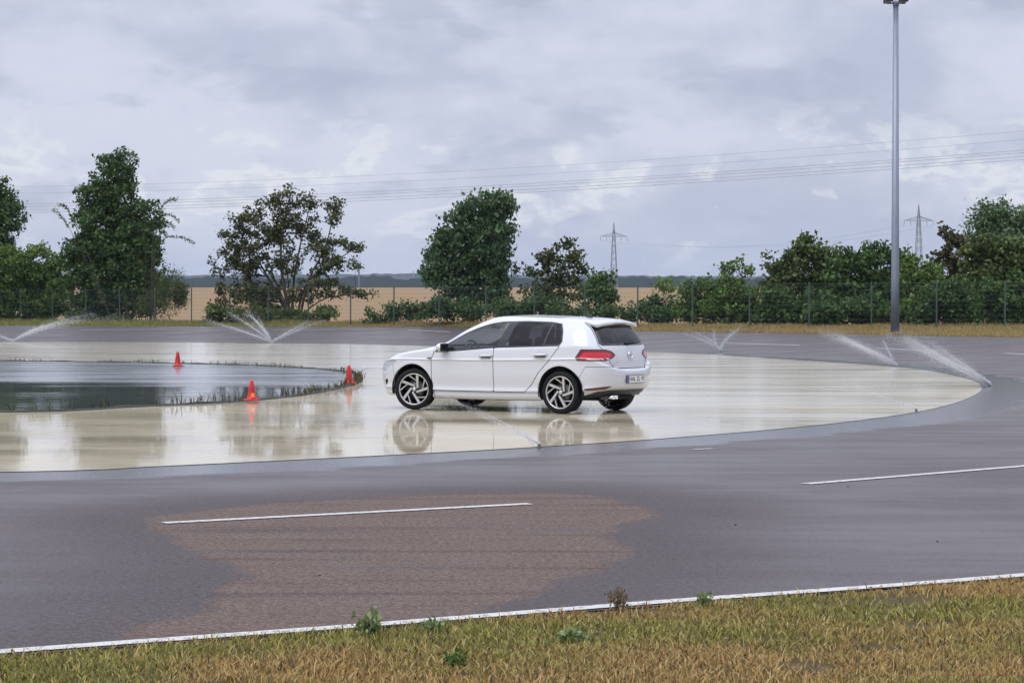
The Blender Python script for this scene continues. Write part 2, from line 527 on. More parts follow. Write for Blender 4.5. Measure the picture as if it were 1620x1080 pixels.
def ring():
    c = np.array([-14.5, 49.0])
    def radial(poly, th):
        a = np.arctan2(poly[:, 1] - c[1], poly[:, 0] - c[0]); r = np.hypot(*(poly - c).T)
        o = np.argsort(a); a, r = a[o], r[o]
        return np.interp(th, np.r_[a - 2 * np.pi, a, a + 2 * np.pi], np.r_[r, r, r])
    th = np.linspace(-np.pi, np.pi, 420, endpoint=False)
    ro, ri = radial(RING, th), radial(POND, th)
    k = 14; V = []
    for s in np.linspace(0, 1, k):
        r = ri + (ro - ri) * s
        V.append(np.c_[c[0] + r * np.cos(th), c[1] + r * np.sin(th), np.full(len(th), .005)])
    V = np.concatenate(V); n = len(th)
    i = np.arange((k - 1) * n); nxt = (i // n) * n + (i % n + 1) % n
    o = fast_mesh("skid_surface", V, np.c_[i, i + n, nxt + n, nxt], M_RING)
    tag(o, "wet off-white skid training surface under a film of water", "surface", kind="structure")
    V = np.r_[[[c[0], c[1], .009]], np.c_[c[0] + (ri) * np.cos(th), c[1] + (ri) * np.sin(th), np.full(n, .009)]]
    j = np.arange(n)
    o = fast_mesh("pond_water", V, np.c_[np.zeros(n, int), 1 + j, 1 + (j + 1) % n], M_POND)
    tag(o, "dark shallow water in the middle of the white surface", "water", kind="structure")
    # low dark kerb round the pond
    mk = simple("mossy_kerb", (.040, .042, .030), .8, noise=.5, nscale=3)
    prof = ((-.05, .004), (-.04, .034), (.05, .036), (.07, .004))
    V = []
    for (dr, h) in prof:
        hh = h + .008 * np.sin(th * 61) * (h > .01) + .006 * np.sin(th * 137 + 1) * (h > .01)
        V.append(np.c_[c[0] + (ri + dr) * np.cos(th), c[1] + (ri + dr) * np.sin(th), hh])
    V = np.concatenate(V); i = np.arange(3 * n); nxt = (i // n) * n + (i % n + 1) % n
    o = fast_mesh("pond_kerb", V, np.c_[i, i + n, nxt + n, nxt], mk)
    tag(o, "low dark overgrown kerb between white surface and dark water", "kerb", kind="structure")
ring()

# ---- painted lines, each dash a marking of its own
def strip(p, q, w, name, seg=8, dz=.006, label=None):
    p, q = np.array(p[:2], float), np.array(q[:2], float)
    d = (q - p); L = np.linalg.norm(d); d /= L; nrm = np.array([-d[1], d[0]])
    V = []; F = []
    for i in range(seg + 1):
        c = p + d * L * i / seg
        for s in (-1, 1):
            e = c + nrm * s * w / 2
            V.append((e[0], e[1], float(ground_z([e[0]], [e[1]])[0]) + dz))
    for i in range(seg): F.append((2 * i, 2 * i + 2, 2 * i + 3, 2 * i + 1))
    o = obj(name, V, F, M_PAINT)
    tag(o, label, "marking", kind="structure")
    return o
dashes = [((258, 828), (838, 797.5), .12, "white lane dash across the dry patch of asphalt"),
          ((1275, 766), (1640, 736), .12, "white lane dash on wet asphalt at right edge of photo"),
          ((1098, 711.5), (1128, 710), .07, "short faint white dash just outside the near edge of the white surface"),
          ((128, 530.5), (262, 530), .14, "far lane dash beyond the left sprinkler"),
          ((430, 531), (530, 531), .14, "far lane dash behind the second sprinkler"),
          ((645, 531.5), (712, 532), .14, "far lane dash left of the car's windscreen"),
          ((1150, 543), (1266, 546), .14, "far lane dash right of the car"),
          ((1385, 551), (1492, 555), .14, "far lane dash beneath the lamp post"),
          ((1590, 559), (1660, 562), .14, "far lane dash at right edge below the hedge")]
for a, b, w, lab in dashes: strip(gpx(*a), gpx(*b), w, "lane_dash", 10, .006, lab)
def edge_line():
    V = []; F = []
    xs = np.linspace(-6.5, 8.0, 60)
    for x in xs:
        y = NEAR0 + NEARK * x + .02 * math.sin(x * 2.1)
        V.append((x, y + .03, .006)); V.append((x - .05, y + .14, .006))
    for i in range(len(xs) - 1): F.append((2 * i, 2 * i + 2, 2 * i + 3, 2 * i + 1))
    tag(obj("edge_line", V, F, M_PAINT), "long white edge line between asphalt and foreground grass", "marking", kind="structure")
edge_line()

# ------------------------------------------------------------------ far hills
def m_hill():
    m, t, p = mat_new("wooded_hill"); N = NT(t)
    n = N.noise(N.pos((.012, .012, .03)), 1.0, 6, .65)
    t.links.new(N.mix(n, (.008, .016, .016), (.024, .036, .030)), p.inputs['Base Color'])
    setp(p, Roughness=1.0); p.inputs['Specular IOR Level'].default_value = 0
    return m
M_HILL = m_hill()
def ridge(name, D, prof, label, depth=500, n=520, amp=1.2):
    """wooded ridge at distance D; prof: photo pixels of its skyline"""
    px = np.array([p[0] for p in prof], float); py = np.array([p[1] for p in prof], float)
    xs = np.linspace(px[0], px[-1], n)
    top = np.interp(xs, px, py)
    zt = CAM_H + (YH - top) / FPX * D
    zt += amp * (np.sin(xs * .31) * .5 + rng.normal(0, .45, n) + np.sin(xs * .093 + 2) * .8)
    X = (xs - 810) / FPX * D
    rows = [(-60, None), (-40, .35), (-22, .75), (0, 1.0), (depth * .4, .9), (depth, .2)]
    V = []
    for dy, k in rows:
        z = np.full(n, 3.5) if k is None else 3.5 + (zt - 3.5) * k + (rng.normal(0, .5, n) if k < 1 else 0)
        V.append(np.c_[X * (1 + dy / D), np.full(n, D + dy), z])
    V = np.concatenate(V)
    i = (np.arange(len(rows) - 1)[:, None] * n + np.arange(n - 1)[None]).ravel()
    o = fast_mesh(name, V, np.c_[i, i + 1, i + n + 1, i + n], M_HILL)
    tag(o, label, "hills", kind="structure")
ridge("hills", 1900, [(-900, 440.5), (-300, 436.5), (0, 439.5), (150, 437.5), (300, 438.5), (420, 440.5), (520, 441.5), (546, 439.5), (560, 435.5), (570, 434.5), (582, 436.5), (590, 434.5), (602, 438.5), (616, 437.5), (630, 440.5), (700, 440.5),
      (830, 439.5), (940, 441.5), (975, 437.5), (1030, 439.5), (1060, 437.5), (1100, 441.5), (1190, 440.5), (1250, 441.5), (1500, 439.5), (1900, 437.5), (2600, 440.5)], "dark wooded ridge along the horizon beyond the straw field", amp=.9)
ridge("hills", 4800, [(-900, 436), (200, 436), (600, 433.5), (640, 432), (700, 433.5), (1000, 436), (1200, 437), (1800, 434), (2600, 436)], "pale distant plateau rising just above the wooded ridge", 900, amp=1.0)

# ------------------------------------------------------------------ the car
M_PAINTW = simple("white_car_paint", (.56, .57, .59), .26, coat=.8)
M_PAINTW.node_tree.nodes["Principled BSDF"].inputs['Coat Roughness'].default_value = .04
M_BLK = simple("black_plastic", (.012, .012, .014), .42)
M_GLBLK = simple("gloss_black", (.008, .008, .010), .08, coat=.5)
M_RUB = simple("tyre_rubber", (.009, .009, .010), .72, noise=.35, nscale=30, spec=.2)
M_ALU = simple("machined_alloy", (.55, .54, .52), .30, .7)
M_DARKALU = simple("black_alloy", (.012, .012, .013), .3)
M_CHROME = simple("chrome", (.75, .75, .76), .12, 1.0)
M_STEEL = simple("brake_steel", (.10, .10, .10), .45, .8)
M_SEAT = simple("dark_seat_cloth", (.055, .057, .062), .9, noise=.3)
M_LINER = simple("dark_cavity", (.010, .010, .011), .9)
M_PLATE = simple("plate_white", (.74, .74, .72), .4)
M_PLATEB = simple("plate_blue", (.02, .06, .35), .4)
def m_glass(name, tint, refl=1.0):
    m, t, p = mat_new(name); N = NT(t)
    t.nodes.remove(p)
    tr = N.n("ShaderNodeBsdfTransparent"); tr.inputs[0].default_value = (*tint, 1)
    gl = N.n("ShaderNodeBsdfGlossy"); gl.inputs['Roughness'].default_value = .015
    fr = N.n("ShaderNodeFresnel"); gg = N.n("ShaderNodeNewGeometry")
    t.links.new(N.mixf(gg.outputs['Backfacing'], 1.5, 1 / 1.5), fr.inputs['IOR'])      # thin pane: the same from both sides
    mx = N.n("ShaderNodeMixShader")
    t.links.new(N.math('MULTIPLY', fr.outputs[0], refl, clamp=True), mx.inputs[0])
    t.links.new(tr.outputs[0], mx.inputs[1]); t.links.new(gl.outputs[0], mx.inputs[2])
    t.links.new(mx.outputs[0], t.nodes["Material Output"].inputs[0])
    return m
M_GLASS = m_glass("car_glass", (.90, .97, .95), 1.5)
M_TINT = m_glass("tinted_glass", (.18, .20, .24), .9)
M_RTINT = m_glass("rear_tinted_glass", (.12, .13, .16), 1.0)
M_LENS = m_glass("clear_lens", (.85, .88, .9), 1.5)
def m_red():
    m, t, p = mat_new("red_lamp_lens"); N = NT(t)
    n = N.noise(N.objco((1, 1, 1)), 40, 2)
    t.links.new(N.mix(n, (.50, .004, .014), (.66, .010, .024)), p.inputs['Base Color'])
    setp(p, Roughness=.12, Coat_Weight=1.0)
    return m
M_RED = m_red()
M_DRED = simple("dark_red_lens", (.12, .004, .010), .15, coat=.8)

def pchip(xk, yk, x):
    xk = np.asarray(xk, float); yk = np.asarray(yk, float)
    h = np.diff(xk); d = np.diff(yk) / h; m = np.zeros(len(xk))
    for i in range(1, len(xk) - 1):
        if d[i - 1] * d[i] > 0:
            w1, w2 = 2 * h[i] + h[i - 1], h[i] + 2 * h[i - 1]
            m[i] = (w1 + w2) / (w1 / d[i - 1] + w2 / d[i])
    m[0], m[-1] = d[0], d[-1]
    i = np.clip(np.searchsorted(xk, x, side='right') - 1, 0, len(h) - 1)
    t = (x - xk[i]) / h[i]
    return ((1 + 2 * t) * (1 - t) ** 2) * yk[i] + t * (1 - t) ** 2 * h[i] * m[i] + t * t * (3 - 2 * t) * yk[i + 1] + t * t * (t - 1) * h[i] * m[i + 1]
#        xf    zf   af   nf    W    z+1.3  z0    z-1.3  xr     zr    br   nr
ROWS = [(1.95, .17, .55, 2.6, .72, .19, .17, .19, -1.78, .25, .45, 2.6),
        (2.07, .19, .62, 2.6, .80, .20, .185, .20, -1.90, .27, .50, 2.6),
        (2.135, .23, .70, 2.7, .838, .25, .24, .26, -2.00, .31, .55, 2.7),
        (2.145, .27, .71, 2.7, .840, .29, .275, .30, -2.025, .35, .55, 2.8),
        (2.16, .33, .72, 2.8, .870, .325, .312, .34, -2.075, .395, .55, 2.9),
        (2.172, .41, .72, 2.8, .856, .385, .375, .40, -2.09, .46, .55, 3.0),
        (2.18, .52, .72, 2.8, .880, .57, .56, .585, -2.10, .55, .55, 3.0),
        (2.170, .60, .72, 2.7, .8835, .715, .715, .735, -2.097, .605, .55, 3.0),
        (2.162, .63, .72, 2.7, .8845, .755, .757, .778, -2.092, .625, .55, 3.0),
        (2.14, .675, .72, 2.6, .898, .773, .776, .80, -2.070, .645, .53, 3.0),
        (2.10, .72, .72, 2.5, .884, .792, .795, .822, -2.024, .668, .50, 3.0),
        (2.00, .77, .70, 2.4, .875, .86, .865, .90, -2.015, .80, .48, 3.0),
        (1.75, .855, .70, 2.4, .866, .905, .92, .975, -1.988, .93, .47, 3.0),
        (1.40, .930, .60, 2.5, .852, .940, .955, 1.01, -1.955, 1.02, .45, 3.0),
        (1.02, .995, .52, 2.6, .815, 1.03, 1.05, 1.09, -1.905, 1.12, .42, 3.0),
        (.62, 1.21, .45, 2.8, .735, 1.22, 1.23, 1.235, -1.835, 1.23, .38, 3.0),
        (.30, 1.352, .40, 3.0, .66, 1.345, 1.352, 1.325, -1.775, 1.32, .36, 3.0),
        (.17, 1.393, .40, 3.0, .615, 1.395, 1.405, 1.372, -1.745, 1.352, .34, 3.0),
        (.05, 1.418, .35, 2.8, .50, 1.42, 1.432, 1.40, -1.70, 1.375, .32, 2.8),
        (-.10, 1.432, .30, 2.5, .28, 1.435, 1.447, 1.415, -1.55, 1.392, .28, 2.5),
        (-.20, 1.438, .20, 2.0, .0, 1.438, 1.452, 1.42, -1.45, 1.40, .20, 2.0)]
def body_grid():
    A = np.array(ROWS); k = np.arange(len(A), dtype=float)
    v = np.unique(np.r_[np.linspace(0, len(A) - 1, (len(A) - 1) * 5 + 1)])
    prm = np.stack([pchip(k, A[:, j], v) for j in range(A.shape[1])], 1)
    nF, nS, nR = 38, 80, 38
    G = []; SF = []; SR = []
    for (xf, zf, a, nf, w, z1, z0, zm, xr, zr, b, nr) in prm:
        th = np.linspace(0, np.pi / 2, nF)
        c = np.cos(th) ** (2 / nf); s = np.sin(th) ** (2 / nf)
        xF = xf - a + a * c; yF = w * s; wF = np.sin(th) ** 2
        xS = np.linspace(xf - a, xr + b, nS)[1:-1]
        th2 = np.linspace(np.pi / 2, 0, nR)
        xR = xr + b - b * np.cos(th2) ** (2 / nr); yR = w * np.sin(th2) ** (2 / nr); wR = np.sin(th2) ** 2
        x = np.r_[xF, xS, xR]
        y = np.r_[yF, np.full(len(xS), w), yR] * (1 - .020 * ((np.r_[xF, xS, xR] + .05) / 2.0) ** 2 * 4 * .5)
        xc = np.clip(x, -1.75, 1.75)
        l1 = xc * (xc + 1.3) / (1.3 * 2.6); l0 = (xc - 1.3) * (xc + 1.3) / (-1.3 * 1.3); lm = xc * (xc - 1.3) / (1.3 * 2.6)
        zs = z1 * l1 + z0 * l0 + zm * lm
        wf = np.r_[wF, np.ones(len(xS)), np.ones(nR)]; wr = np.r_[np.ones(nF), np.ones(len(xS)), wR]
        z = zs * np.minimum(wf, wr) + zf * (1 - wf) + zr * (1 - wr)
        p = np.c_[x, y, z]
        seg = np.hypot(np.diff(x), np.diff(y))
        cs = np.r_[0, np.cumsum(seg)]
        G.append(p); SF.append(cs); SR.append(cs[-1] - cs)
    G = np.array(G)
    # wheel arch flares
    for cx in (1.318, -1.318):
        d = np.hypot(G[..., 0] - cx, G[..., 2] - .332)
        f = np.exp(-((d - .388) / .035) ** 2) * (G[..., 1] > .6)
        G[..., 1] += .012 * f
    du = np.gradient(G, axis=1); dv = np.gradient(G, axis=0)
    nrm = np.cross(du, dv); L = np.linalg.norm(nrm, axis=2, keepdims=True); nrm = nrm / np.maximum(L, 1e-9)
    ctr = np.array([0, 0, .7])
    sgn = np.sign((nrm * (G - ctr)).sum(2, keepdims=True)); nrm = nrm * np.where(sgn == 0, 1, sgn)
    nr_, nc = G.shape[:2]
    V = np.concatenate([G, nrm, np.array(SF)[..., None], np.array(SR)[..., None]], 2).reshape(-1, 8)
    F = []
    for i in range(nr_ - 1):
        for j in range(nc - 1):
            a = i * nc + j
            F.append((a, a + 1, a + nc + 1, a + nc))
    return V, F
def clip(M, d, want=-1):
    """keep the part of mesh M where field d (per vertex) has the sign `want`"""
    V, F = M
    d = np.asarray(d, float) * (1 if want < 0 else -1)
    keep = d <= 0
    rows = [None]; newV = []; remap = {}; cache = {}; out = []
    def vid(i):
        r = remap.get(i)
        if r is None:
            r = remap[i] = len(newV); newV.append(V[i])
        return r
    def cut(i, j):
        key = (i, j) if i < j else (j, i)
        r = cache.get(key)
        if r is None:
            t = d[key[0]] / (d[key[0]] - d[key[1]])
            r = cache[key] = len(newV); newV.append(V[key[0]] * (1 - t) + V[key[1]] * t)
        return r
    for f in F:
        ks = [keep[i] for i in f]
        if all(ks): out.append(tuple(vid(i) for i in f))
        elif any(ks):
            q = []
            for a in range(len(f)):
                i, j = f[a], f[(a + 1) % len(f)]
                if keep[i]: q.append(vid(i))
                if keep[i] != keep[j]: q.append(cut(i, j))
            if len(q) > 2: out.append(tuple(q))
    return (np.array(newV) if newV else np.zeros((0, 8)), out)
def xz(poly): return lambda V: np.maximum(poly_sd(poly, V[:, [0, 2]]), .45 - V[:, 1])
def yz_rear(poly): return lambda V: np.maximum(poly_sd(poly, V[:, [1, 2]]), V[:, 0] + 1.4)
def rearc(poly): return lambda V: np.maximum(poly_sd(poly, V[:, [7, 2]]), V[:, 0] + .8)
def frontc(poly): return lambda V: np.maximum(poly_sd(poly, V[:, [6, 2]]), .8 - V[:, 0])
class Cutter:
    def __init__(s, M): s.rest = M
    def take(s, field, gap=.004):
        d = field(s.rest[0])
        a = clip(s.rest, d + gap, -1)
        s.rest = clip(s.rest, d - gap, 1)
        return a
def both(name, M, mat, parent, off=0.0, split=False, smooth=True, label=None, thick=0.0):
    """left half and its mirror; joined on the centre line, or as two parts"""
    V, F = M
    if not len(F): return []
    P = V[:, :3] + V[:, 3:6] * off
    Q = P * (1, -1, 1)
    outs = []
    def mk(v, f):
        o = obj(name, v, f, mat, parent, smooth)
        bm = bmesh.new(); bm.from_mesh(o.data)
        bmesh.ops.remove_doubles(bm, verts=bm.verts, dist=.0006)
        bmesh.ops.dissolve_degenerate(bm, dist=1e-5, edges=bm.edges)
        # all faces look outwards, as the body surface does
        bm.normal_update()
        s = sum(f.normal.dot(Vector((f.calc_center_median().x * .35, f.calc_center_median().y, f.calc_center_median().z - .6))) * f.calc_area() for f in bm.faces)
        if s < 0: bmesh.ops.reverse_faces(bm, faces=bm.faces)
        bm.to_mesh(o.data); bm.free()
        if label: o["label"] = label
        outs.append(o)
    Fm = [tuple(reversed(f)) for f in F]
    if split:
        mk(P, F); mk(Q, Fm)
    else:
        n = len(P)
        mk(np.r_[P, Q], list(F) + [tuple(i + n for i in f) for f in Fm])
    return outs

def build_car(loc, yaw, steer):
    car = empty("hatchback_car", loc, yaw)
    tag(car, "white five-door hatchback driving through water on the skid surface", "car")
    M = body_grid()
    M = (M[0], [f[::-1] for f in M[1]])
    arch = lambda V: np.maximum(np.minimum(np.hypot(V[:, 0] - 1.318, V[:, 2] - .332), np.hypot(V[:, 0] + 1.318, V[:, 2] - .332)) - .372, .35 - V[:, 1])
    C = Cutter(clip(M, arch(M[0]), 1))
    shell = C.rest
    DLO = [(.93, .895), (.59, 1.085), (.38, 1.19), (.17, 1.27), (-.02, 1.325), (-.20, 1.350), (-.64, 1.362), (-1.05, 1.350), (-1.235, 1.325), (-1.30, 1.22), (-1.335, 1.06), (-1.30, 1.005), (-.22, .965), (.66, .905)]
    WIND = [(-1, 1.0), (.60, 1.0), (.72, 1.02), (.64, 1.2), (.575, 1.365), (-1, 1.385)]
    REARW = [(-1, 1.005), (.62, 1.005), (.655, 1.03), (.575, 1.325), (-1, 1.345)]
    f_dlo = xz(DLO); f_rw = yz_rear(REARW)
    # windscreen by the slope of the front: between cowl and roof, ahead of the pillar
    def f_ws(V):
        line = (V[:, 0] - .985) + (V[:, 2] - .985) * 1.62          # plane just behind the glass
        pil = V[:, 1] - (.70 - .30 * (V[:, 2] - 1.0))
        return np.maximum.reduce([.998 - V[:, 2] + .0, V[:, 2] - 1.385, -.06 - V[:, 0], pil])
    dlo = C.take(f_dlo, .0005)
    ws = C.take(f_ws, .003)
    rw = C.take(f_rw, .003)
    for fld in (f_dlo, f_ws, f_rw): shell = clip(shell, fld(shell[0]), 1)
    lamp = C.take(rearc([(.395, .868), (.47, .920), (.60, .945), (1.00, .948), (1.14, .785), (.62, .782), (.47, .825)]), .004)
    head = C.take(frontc([(.40, .640), (.55, .600), (.88, .600), (1.12, .745), (1.03, .755), (.70, .715), (.42, .680)]), .004)
    door1 = C.take(xz([(.94, .305), (.965, .55), (.965, .78), (.915, .885), (.66, .897), (-.16, .962), (-.16, .305)]), .005)
    door2 = C.take(xz([(-.16, .305), (-.16, .962), (-1.29, 1.00), (-1.295, .985), (-1.12, .77), (-.95, .60), (-.82, .42), (-.70, .305)]), .005)
    gate = C.take(yz_rear([(-1, .668), (.42, .668), (.52, .735), (.545, .80), (.64, .95), (.675, 1.01), (.59, 1.345), (-1, 1.37)]), .005)
    refl = C.take(rearc([(.55, .412), (.70, .405), (1.00, .372), (.95, .350), (.66, .366)]), .002)
    diff = C.take(rearc([(-1, .355), (.55, .350), (.74, .330), (.92, .265), (1.0, .22), (1.0, 0), (-1, 0)]), .002)
    grille = C.take(frontc([(-1, .655), (.38, .655), (.42, .60), (.34, .565), (-1, .565)]), .003)
    intake = C.take(frontc([(-1, .42), (.62, .40), (.70, .33), (.62, .25), (-1, .24)]), .003)
    vent = C.take(frontc([(.80, .44), (.90, .47), (.90, .42), (.82, .36)]), .002)
    hood = C.take(lambda V: np.maximum.reduce([.735 - V[:, 2] - .10 * V[:, 1], .985 - V[:, 0] - .06 * V[:, 1] ** 2, V[:, 1] - (.70 + .03 * (V[:, 0] - 1)), V[:, 2] - 1.02]), .004)
    rbump = C.take(lambda V: np.maximum.reduce([V[:, 0] + 1.63 + np.maximum(0, V[:, 2] - .52) * .62, V[:, 2] - .695]), .0035)
    fbump = C.take(lambda V: np.maximum.reduce([1.66 - V[:, 0] + np.maximum(0, V[:, 2] - .45) * .2, V[:, 2] - .70]), .0035)
    roof = C.take(lambda V: np.maximum.reduce([V[:, 1] - .50, -1.12 - V[:, 0], V[:, 0] - .09, 1.38 - V[:, 2]]), .003)
    fender = C.take(lambda V: np.maximum(.93 - V[:, 0], .52 - V[:, 1]), .003)
    both("body", C.rest, M_PAINTW, car)
    both("front_fender", fender, M_PAINTW, car, split=True)
    for nm, reg in (("front_door", door1), ("rear_door", door2)):
        for o in both(nm, reg, M_PAINTW, car, split=True):
            s = 1 if sum(v.co.y for v in o.data.vertices) > 0 else -1
            x0 = -.03 if nm == "front_door" else -.985
            yy = .886; z0 = .838 if nm == "front_door" else .862
            h = MB().tube([(x0 + .115, s * (yy - .015), z0), (x0 + .095, s * (yy + .024), z0 + .001), (x0, s * (yy + .034), z0 + .005), (x0 - .095, s * (yy + .024), z0 + .007), (x0 - .115, s * (yy - .015), z0 + .007)],
                          [.012, .016, .018, .016, .012], 8).build("handle", M_PAINTW, o, True)
            MB().box((x0, s * (yy - .006), z0 - .008), (.17, .016, .050), bev=.006).build("handle_recess", M_BLK, o)
    both("tailgate", gate, M_PAINTW, car)
    both("bonnet", hood, M_PAINTW, car)
    both("rear_bumper", rbump, M_PAINTW, car)
    both("front_bumper", fbump, M_PAINTW, car)
    both("panoramic_roof", roof, M_GLBLK, car, .002)
    both("diffuser", diff, M_BLK, car, -.006)
    both("grille", grille, M_BLK, car, -.012)
    both("lower_intake", intake, M_BLK, car, -.015)
    both("bumper_vent", vent, M_BLK, car, -.012, split=True)
    both("reflector", refl, M_DRED, car, -.002, split=True)
    both("inner_shell", shell, M_LINER, car, -.016)
    # lamps
    for o in both("tail_lamp", lamp, M_RED, car, .003, split=True): pass
    lampf = rearc([(.46, .862), (.52, .892), (.62, .908), (.96, .910), (1.05, .818), (.62, .815), (.52, .835)])
    for o in both("reversing_lens", clip(lamp, rearc([(.55, .798), (.93, .798), (.96, .822), (.52, .822)])(lamp[0]), -1), simple("pale_lens", (.75, .55, .55), .15, coat=1), car, .005, split=True): pass
    both("lamp_edge", clip(lamp, lampf(lamp[0]), 1), M_DRED, car, .0045, split=True)
    both("headlight", head, M_LENS, car, .001, split=True)
    both("headlight_reflector", head, simple("lamp_bowl", (.72, .73, .75), .25, .3), car, -.009, split=True)
    # glazing
    GF = [(.80, .918), (.57, 1.065), (.37, 1.165), (.17, 1.245), (-.02, 1.300), (-.20, 1.325), (-.33, 1.335), (-.19, .982), (.64, .922)]
    GR = [(-.46, 1.343), (-.64, 1.345), (-1.07, 1.332), (-1.00, 1.012), (-.36, .990)]
    GQ = [(-1.10, 1.330), (-1.215, 1.310), (-1.275, 1.215), (-1.305, 1.06), (-1.285, 1.028), (-1.03, 1.018)]
    D = Cutter(dlo)
    gf, gr, gq = (D.take(xz(p), .0005) for p in (GF, GR, GQ))
    both("window_trim", D.rest, M_GLBLK, car, -.003, split=True)
    both("front_side_window", gf, M_GLASS, car, -.006, split=True)
    both("rear_side_window", gr, M_TINT, car, -.006, split=True)
    both("quarter_window", gq, M_TINT, car, -.006, split=True)
    both("windscreen", ws, M_GLASS, car, -.002)
    RI = [(-1, 1.035), (.56, 1.035), (.60, 1.05), (.535, 1.29), (-1, 1.31)]
    E_ = Cutter(rw)
    ri = E_.take(yz_rear(RI), .0005)
    both("rear_window_border", E_.rest, M_GLBLK, car, -.002)
    both("rear_window", ri, M_RTINT, car, -.002)
    # roof spoiler
    V = []; F = []
    n = 17
    for j in range(n):
        y = -.585 + 1.17 * j / (n - 1); q = 1 - (abs(y) / .585) ** 4
        e = 1 - (y / .62) ** 2
        xr = -1.80 - .045 * e; xfz = -1.56
        zt = 1.312 + .046 * e; zr = zt - .008
        zf = 1.350 + .053 * e
        for (x, z) in ((xfz, zf), (-1.69, zf - .012 + .004 * q), (xr + .02, zt + .006), (xr, zr - .018), (xr + .02, zr - .045), (-1.69, zf - .062), (xfz, zf - .03)):
            V.append((x, y, z))
    for j in range(n - 1):
        for k in range(6): F.append((j * 7 + k, j * 7 + k + 1, j * 7 + k + 8, j * 7 + k + 7))
    F.append(tuple(range(7))[::-1]); F.append(tuple((n - 1) * 7 + k for k in range(7)))
    sp = obj("roof_spoiler", V, F, M_PAINTW, car, True)
    MB().box((-1.836, 0, 1.320), (.012, .34, .012), bev=.004).build("brake_light", M_DRED, sp)
    # wheel wells, floor
    for cx in (1.318, -1.318):
        for s in (1, -1):
            V = []; F = []; n = 22
            for j in range(n + 1):
                a = -.25 + (math.pi + .5) * j / n
                for y in (.50, .872):
                    V.append((cx + .378 * math.cos(a), s * y, .332 + .378 * math.sin(a)))
            for j in range(n): F.append((2 * j, 2 * j + 1, 2 * j + 3, 2 * j + 2))
            F.append(tuple(2 * j for j in range(n + 1)))
            obj("wheel_arch_liner", V, F, M_LINER, car, False)
    MB().box((.0, 0, .22), (3.55, 1.0, .06), bev=.02).box((0, 0, .215), (1.80, 1.56, .05), bev=.02).build("underbody", M_LINER, car)
    ex = MB()
    for y in (.40, .49):
        ex.lathe([(.026, 0), (.029, .004), (.029, .09), (.024, .09), (.023, .02)], 16, Matrix.Translation((-1.93, y, .245)) @ Matrix.Rotation(-math.pi / 2, 4, 'Y'))
    ex.build("exhaust_pipes", M_CHROME, car, True)
    MB().tube([(-1.93, .445, .245), (-1.6, .44, .23), (-1.0, .3, .22)], .035, 10).build("silencer_pipe", M_STEEL, car, True)
    # shark fin
    V = [(-1.22, .022, 1.405), (-1.22, -.022, 1.405), (-1.37, .024, 1.395), (-1.37, -.024, 1.395), (-1.345, .006, 1.462), (-1.345, -.006, 1.462), (-1.31, 0, 1.458)]
    obj("shark_fin_antenna", V, [(0, 2, 4, 6), (1, 6, 5, 3), (0, 6, 1), (2, 3, 5, 4), (4, 5, 6), (0, 1, 3, 2)], M_GLBLK, car)
    # door mirrors
    for s in (1, -1):
        bm = bmesh.new(); bmesh.ops.create_uvsphere(bm, u_segments=18, v_segments=12, radius=1)
        for v in bm.verts:
            x, y, z = v.co
            x = max(x, -.55)
            v.co = (.715 + x * .085, s * (.965 + y * .098), .962 + z * .066 * (1 - .15 * y))
        cap = [[q.co.copy() for q in bm.verts], [[q.index for q in f.verts] for f in bm.faces]]
        bm.free()
        mir = obj("door_mirror", cap[0], cap[1] if s > 0 else [f[::-1] for f in cap[1]], M_PAINTW, car, True)
        MB().box((.664, s * .965, .962), (.030, .178, .118), bev=.005).build("mirror_glass", M_GLBLK, mir)
        MB().tube([(.735, s * .84, .925), (.725, s * .90, .925), (.71, s * .97, .925)], [.045, .030, .040], 10).build("mirror_foot", M_BLK, mir, True)
    # number plate, badges, wiper
    pl = MB().box((-2.109, 0, .505), (.014, .53, .122), bev=.004).build("number_plate", M_BLK, car)
    MB().box((-2.1175, 0, .505), (.004, .508, .104)).build("plate_face", M_PLATE, pl)
    MB().box((-2.1198, .232, .505), (.002, .04, .100)).build("plate_band", M_PLATEB, pl)
    def text(body, size, at, name, mat, par, ext=.0015):
        cu = bpy.data.curves.new(name, 'FONT'); cu.body = body; cu.size = size; cu.extrude = ext; cu.align_x = 'CENTER'; cu.align_y = 'CENTER'
        tmp = bpy.data.objects.new(name, cu); COL.objects.link(tmp)
        me = bpy.data.meshes.new_from_object(tmp.evaluated_get(bpy.context.evaluated_depsgraph_get()))
        bpy.data.objects.remove(tmp)
        me.materials.clear(); me.materials.append(mat)
        o = bpy.data.objects.new(name, me); COL.objects.link(o); o.parent = par
        o.matrix_local = Matrix.Translation(at) @ Matrix(((0, 0, -1, 0), (-1, 0, 0, 0), (0, 1, 0, 0), (0, 0, 0, 1)))
        return o
    text("HAL ZL 97", .098, (-2.1205, -.02, .505), "plate_lettering", simple("plate_black", (.01, .01, .012), .5), pl)
    text("GOLF", .045, (-2.040, .43, .765), "model_badge", M_CHROME, car, .002)
    em = MB()
    mm = Matrix.Translation((-2.018, 0, .862)) @ Matrix.Rotation(R(9), 4, 'Y') @ Matrix.Rotation(-math.pi / 2, 4, 'Y')
    em.lathe([(.058, 0), (.060, .010), (.050, .012), (.048, 0)], 28, mm)
    for pts in (((-.040, -.032), (-.020, .018), (0, -.014), (.020, .018), (.040, -.032)), ((-.020, -.044), (0, -.004), (.020, -.044))):
        em.tube([mm @ Vector((-a, b, .009)) for b, a in pts], .0055, 6)
    em.build("round_emblem", M_CHROME, car, True)
    MB().box((.985, .902, .795), (.075, .006, .02), bev=.002).build("fender_badge", M_STEEL, car)
